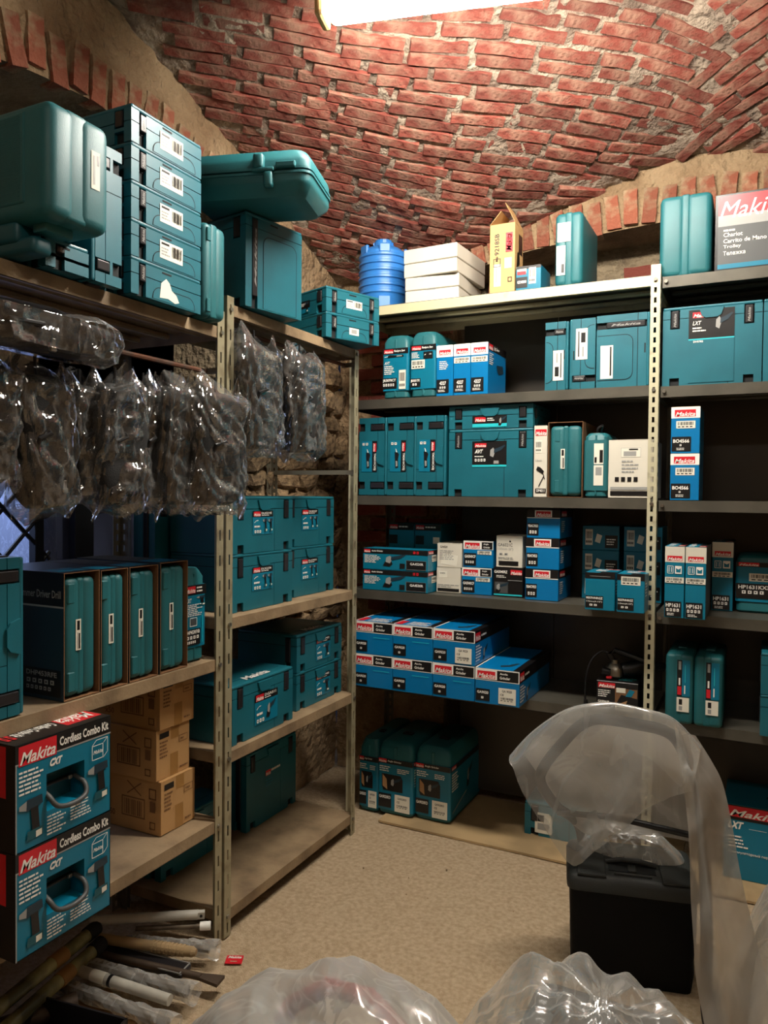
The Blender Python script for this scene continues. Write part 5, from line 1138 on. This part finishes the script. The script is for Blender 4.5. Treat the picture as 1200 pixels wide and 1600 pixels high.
sheet([[(x, 2.475, z+.0) for x, y, z in FT], FT, [tuple(Vector(a).lerp(Vector(b), .5)+Vector((0, -.02, 0))) for a, b in zip(FT, FB)], FB], 90, 60, 'film_milky', .013, 9, 3, jag=.006).build('front_flap', t, smooth=True)
BT = [(-.70, 2.475, .69), (-.560, 2.475, .85), (-.40, 2.475, .885), (-.25, 2.475, .878), (-.155, 2.475, .80)]
BB = [(-.63, 2.60, .50), (-.52, 2.62, .40), (-.40, 2.62, .42), (-.28, 2.62, .44), (-.165, 2.60, .45)]
sheet([BT, [tuple(Vector(a).lerp(Vector(b), .5)+Vector((0, .02, 0))) for a, b in zip(BT, BB)], BB], 40, 30, 'film_opaque', .010, 7, 5).build('rear_sheet', t, smooth=True)
DL = [(-.222, 2.42, .862), (-.205, 2.40, .765), (-.190, 2.38, .702), (-.176, 2.37, .581), (-.165, 2.36, .405), (-.154, 2.35, .270), (-.144, 2.34, .164), (-.114, 2.33, .02)]
DR = [(-.165, 2.47, .832), (-.120, 2.48, .76), (-.088, 2.48, .695), (-.060, 2.47, .575), (-.034, 2.46, .435), (.0, 2.46, .300), (.034, 2.46, .165), (.070, 2.44, .02)]
cols = []
for k in range(6):
    u = k/5; cols.append([tuple(Vector(a).lerp(Vector(b), u)+Vector((0, -.035*math.sin(u*math.pi)+.012*math.sin(u*11), 0))) for a, b in zip(DL, DR)])
sheet(cols, 60, 30, 'film_opaque', .014, 10, 8, N=(.2, -1, 0)).build('side_drape', t, smooth=True)
_D2 = [[tuple(Vector(b)+Vector((k*.045-.02*0, .06+.03*k, -.02*k))) for b in DR] for k in range(3)]


def mound(name, label, cx, cy, rx, ry, h, m, seed, p=2.8, n=150, cat='plastic bag', amp=.05, rot=0, group=None, parts=None, knot=1):
    t = thing(name, label, cat, (cx, cy, 0), rot, group); vs = []; V0 = Vector((seed*5.1, seed, 0)); na = n; nr = n//2; FO = folds(seed, 7, 3, 15, 2.2, .9); FR = folds(seed+50, 4, 4, 12, 1.2, 1.57); kx, ky = rx*.1, -ry*.3
    for j in range(nr+1):
        r = j/nr
        for i in range(na):
            a = 2*math.pi*i/na; e = 1+.16*noise.noise(Vector((math.cos(a)*1.2, math.sin(a)*1.2, seed)))
            x = rx*r*math.cos(a)*e; y = ry*r*math.sin(a)*e
            s = Vector((x, y, 0)); z = h*max(0, (1-r**p))**.75
            k = amp*.42*tfold(FO, x, y)+amp*.30*knot*tfold(FR, math.hypot(x-kx, y-ky)*.25, math.atan2(y-ky, x-kx)*.32)+amp*.5*noise.noise(Vector((x*4, y*4, seed)))
            z = max(.002+.003*ridge(s*20), z+k*min(1, (1-r)*5+.15)); vs.append((x, y, z))
    q = MB(); q.add(vs, [(j*na+i, j*na+(i+1) % na, (j+1)*na+(i+1) % na, (j+1)*na+i) for j in range(nr) for i in range(na)], m)
    q.build('film', t, smooth=True)
    return t
m1 = mound('plastic_bundle', 'large milky plastic bag over red and black tool parts in the foreground', -.82, 1.42, .49, .40, .455, 'film_white', 3, amp=.05, knot=.12)
q = MB(); q.tube([(-.30, .17, .10), (-.22, .18, .26), (-.12, .19, .33), (.0, .18, .345), (.10, .16, .30)], .022, 'red', 12); q.build('red_hose', m1, smooth='auto')
q = MB(); q.tube([(-.40, .0, .03), (-.34, .02, .16), (-.25, .03, .24), (-.14, .02, .27), (-.05, -.03, .22), (-.02, -.08, .12)], .03, 'navy', 12); q.build('dark_handle', m1, smooth='auto')
q = MB(); q.tube([(-.02, -.05, .30), (.06, -.07, .29), (.13, -.10, .25)], .024, 'navy', 12); q.box(-.30, .25, -.2, .12, .0, .20, 'dgrey', r=.05, seg=3); q.build('tool_body', m1, smooth='auto')
m2 = mound('plastic_bundle', 'clear plastic bag over a grey machine in front of the black tool box', -.37, 1.99, .39, .30, .29, 'film_fore', 8, amp=.05)
q = MB(); q.box(-.18, .24, -.18, .14, 0, .19, 'dgrey', r=.05, seg=3); q.build('grey_housing', m2, smooth='auto')
q = MB(); q.box(-.06, .16, -.24, -.10, .12, .20, 'navy', r=.02, seg=3); q.box(.02, .10, -.22, -.13, .2005, .202, 'paper'); q.box(.035, .085, -.20, -.15, .2025, .2035, 'kraft_y'); q.build('blue_tool', m2, smooth='auto')
m3 = mound('plastic_bundle', 'pale plastic bag heaped beside the draped handle at the right frame edge', .20, 2.62, .27, .42, .40, 'film_fore', 5, amp=.05)
q = MB(); q.box(-.14, .16, -.2, .2, 0, .30, 'white_box', r=.06, seg=3); q.build('wrapped_part', m3, smooth='auto')
m5 = mound('plastic_bag', 'small crumpled clear bag resting on the rear of the black tool box lid', -.38, 2.66, .17, .08, .085, 'film_fore', 12, n=60, amp=.03)
m5.location.z = .352

# ---------------------------------------------------------------- heap of chisels, rods and pipes at the lower left
def rod(name, label, a, b, r, m, cat='rod', group=None, tip=None, extra=None, n=14):
    a, b = Vector(a), Vector(b); L_ = (b-a).length; dirn = (b-a).normalized()
    t = thing(name, label, cat, a, group=group, rot=dirn.to_track_quat('X', 'Z').to_euler())
    q = MB(); q.tube([(0, 0, 0), (L_, 0, 0)], r, m, n); q.build('shaft', t, smooth='auto')
    if extra: extra(t, L_)
    return t
def ex_w1(t, L_):
    q = MB(); q.box(L_, L_+.022, -.010, .010, -.011, .011, 'pvc'); q.tube([(L_+.011, -.012, 0), (L_+.011, .012, 0)], .005, 'black', 10); q.build('drilled_end', t)
    q = MB(); q.tube([(L_*.55, 0, 0), (L_*.56, 0, 0)], .0175, 'pvc', 14); q.build('collar', t)
rod('sleeved_chisel', 'off-white tube with a drilled square end, topmost on the heap under the shelf', (-1.96, 1.80, .135), (-1.678, 2.00, .128), .016, 'pvc', 'chisel', extra=ex_w1)
def ex_cap(t, L_):
    q = MB(); q.tube([(L_, 0, 0), (L_+.035, 0, 0)], .014, 'white', 12); q.build('end_cap', t, smooth='auto')
rod('sleeved_chisel', 'thin steel bit with a white end cap lying under the drilled white tube', (-1.84, 1.88, .098), (-1.665, 1.995, .095), .008, 'steel_dirty', 'chisel', extra=ex_cap)
def ex_film(t, L_):
    q = MB(); n_, k_ = 24, 14; vs = []
    for i in range(n_+1):
        for j in range(k_):
            a = 2*math.pi*j/k_; r_ = .022+.008*noise.noise(Vector((i*.4, math.cos(a)*2, math.sin(a)*2)))+(.012*(i/n_)**6)
            vs.append((i/n_*(L_+.03), r_*math.cos(a), r_*math.sin(a)))
    q.add(vs, [(i*k_+j, i*k_+(j+1) % k_, (i+1)*k_+(j+1) % k_, (i+1)*k_+j) for i in range(n_) for j in range(k_)], 'film_fore'); q.build('film_sleeve', t)
rod('wrapped_chisel', 'chisel in crumpled clear film beside the slotted post foot', (-1.86, 1.86, .060), (-1.60, 1.965, .050), .012, 'steel_dirty', 'chisel', extra=ex_film)
def ex_rib(t, L_):
    for k in range(9):
        x = L_*.58+k*.013; q = MB(); q.tube([(x, 0, 0), (x+.008, 0, 0)], .0185, 'board', 12); q.build('spiral_rib', t)
    q = MB(); q.tube([(L_-.002, 0, 0), (L_+.012, 0, 0)], [.017, .010], 'board', 12); q.build('tip', t)
rod('ribbed_drill_bit', 'beige ribbed drill bit sleeve in the middle of the heap', (-1.93, 1.80, .085), (-1.615, 1.90, .072), .016, 'board', 'drill bit', extra=ex_rib)
t = thing('blister_tray', 'long flat dark blister tray under the ribbed drill bit', 'tray', (-1.95, 1.80, .036), rot=(0, 0, math.radians(7)))
q = MB(); q.box(0, .36, -.03, .03, 0, .016, 'latch', r=.004); q.build('tray_shell', t)
q = MB(); 
for y in (-.029, .027): q.box(.0, .355, y, y+.002, .016, .020, 'grey_print')
q.box(.352, .355, -.03, .03, .014, .020, 'grey_print'); q.build('tray_rim', t)
t = rod('flat_chisel', 'dark forged flat chisel with a wide spade end pointing to the aisle', (-1.93, 1.76, .062), (-1.535, 1.845, .045), .011, 'chisel', 'chisel')
q = MB(); q.prism((.395, 0, 0), (1, 0, 0), (0, 1, 0), (0, 0, 1), [(0, -.010), (.03, -.016), (.075, -.024), (.078, .024), (.03, .016), (0, .010)], -.005, .005, 'chisel'); q.build('spade_end', t)
def ex_lab(t, L_):
    q = MB(); q.tube([(.05, 0, 0), (.10, 0, 0)], .0172, 'paper', 14); q.tube([(.115, 0, 0), (.125, 0, 0)], .0175, 'black', 14); q.build('paper_label', t, smooth='auto')
rod('sleeved_chisel', 'white tube with a paper label in front of the flat chisel', (-1.86, 1.665, .072), (-1.53, 1.70, .060), .016, 'pvc', 'chisel', extra=ex_lab)
rod('sleeved_chisel', 'greyish film-covered tube between the labelled tube and the flat chisel', (-1.88, 1.705, .065), (-1.52, 1.765, .050), .017, 'steel_dirty', 'chisel', extra=ex_film)
rod('sleeved_chisel', 'translucent sleeve lowest on the aisle side of the heap', (-1.90, 1.625, .040), (-1.50, 1.655, .028), .015, 'steel_dirty', 'chisel', extra=ex_film)
for k, (a, b_) in enumerate((((-1.84, 1.20, .115), (-1.93, 1.755, .115)), ((-1.80, 1.21, .075), (-1.885, 1.735, .085)))):
    def ex_p(t, L_, k=k):
        q = MB(); q.tube([(L_, 0, 0), (L_+.05, 0, 0)], .024, 'rubber', 14); q.build('rubber_end', t, smooth='auto')
        q = MB(); q.tube([(L_*.72, 0, 0), (L_*.82, 0, 0)], .0235, 'tape', 14); q.build('tape_band', t, smooth='auto')
    rod('olive_pipe', '%s of two glossy olive pipes taped together at the lower left' % ('upper', 'lower')[k], a, b_, .021, 'olive', 'pipe', group='taped olive pipes', extra=ex_p)
rod('black_pipe', 'thick blackish pipe end beneath the olive pipes', (-1.90, 1.42, .032), (-1.80, 1.60, .032), .028, 'chisel', 'pipe')
q = MB(); q.prism((0, 0, 0), (1, 0, 0), (0, 1, 0), (0, 0, 1), [(-1.84, 1.60), (-1.50, 1.56), (-1.52, 1.64), (-1.80, 1.72)], 0, .006, 'kraft'); tag(q.build('cardboard_scrap'), 'flat brown cardboard scrap under the tube sleeves at the lower left', 'cardboard')
t = thing('open_tool_tray', 'dark open plastic tray with a white piece in it at the bottom left corner', 'tray', (-1.83, 1.36, .0), 8)
q = MB(); q.box(0, .30, 0, .16, 0, .008, 'latch'); q.box(0, .30, 0, .006, .008, .085, 'latch'); q.box(0, .30, .154, .16, .008, .085, 'latch'); q.box(0, .006, 0, .16, .008, .085, 'latch'); q.box(.294, .30, 0, .16, .008, .085, 'latch'); q.build('tray_shell', t)
q = MB(); q.tube([(.04, .06, .05), (.24, .10, .07)], .018, 'pvc', 12); q.build('white_tube', t)
t = thing('red_hang_tag', 'small red card tag with a hang hole lying on the floor by the post foot', 'tag', (-1.576, 2.028, .0), 26)
q = MB(); q.box(0, .056, -.045, 0, .0012, .0024, 'red'); q.build('card', t)
q = MB(); art(q, (0, -.045, .0024), (1, 0, 0), (0, 1, 0), (0, 0, 1), .056, .045, [('T', 'Makita', .1, .62, .9, .9, 'white', .3, .03), ('R', .3, .2, .7, .3, 'concrete')], 0); q.build('printed_label', t)
# small grit on the floor
for k in range(14):
    x, y = random.uniform(-1.5, -.3), random.uniform(2.0, 3.15); s_ = random.uniform(.002, .005)
    o = bpy.data.objects.new('crumb', SM[k % 7]); COL.objects.link(o); o.location = (x, y, s_*.3); o.scale = (s_, s_, s_*.6)
    tag(o, 'tiny crumb of mortar lying on the concrete floor', 'crumb', 'mortar crumbs on the floor')
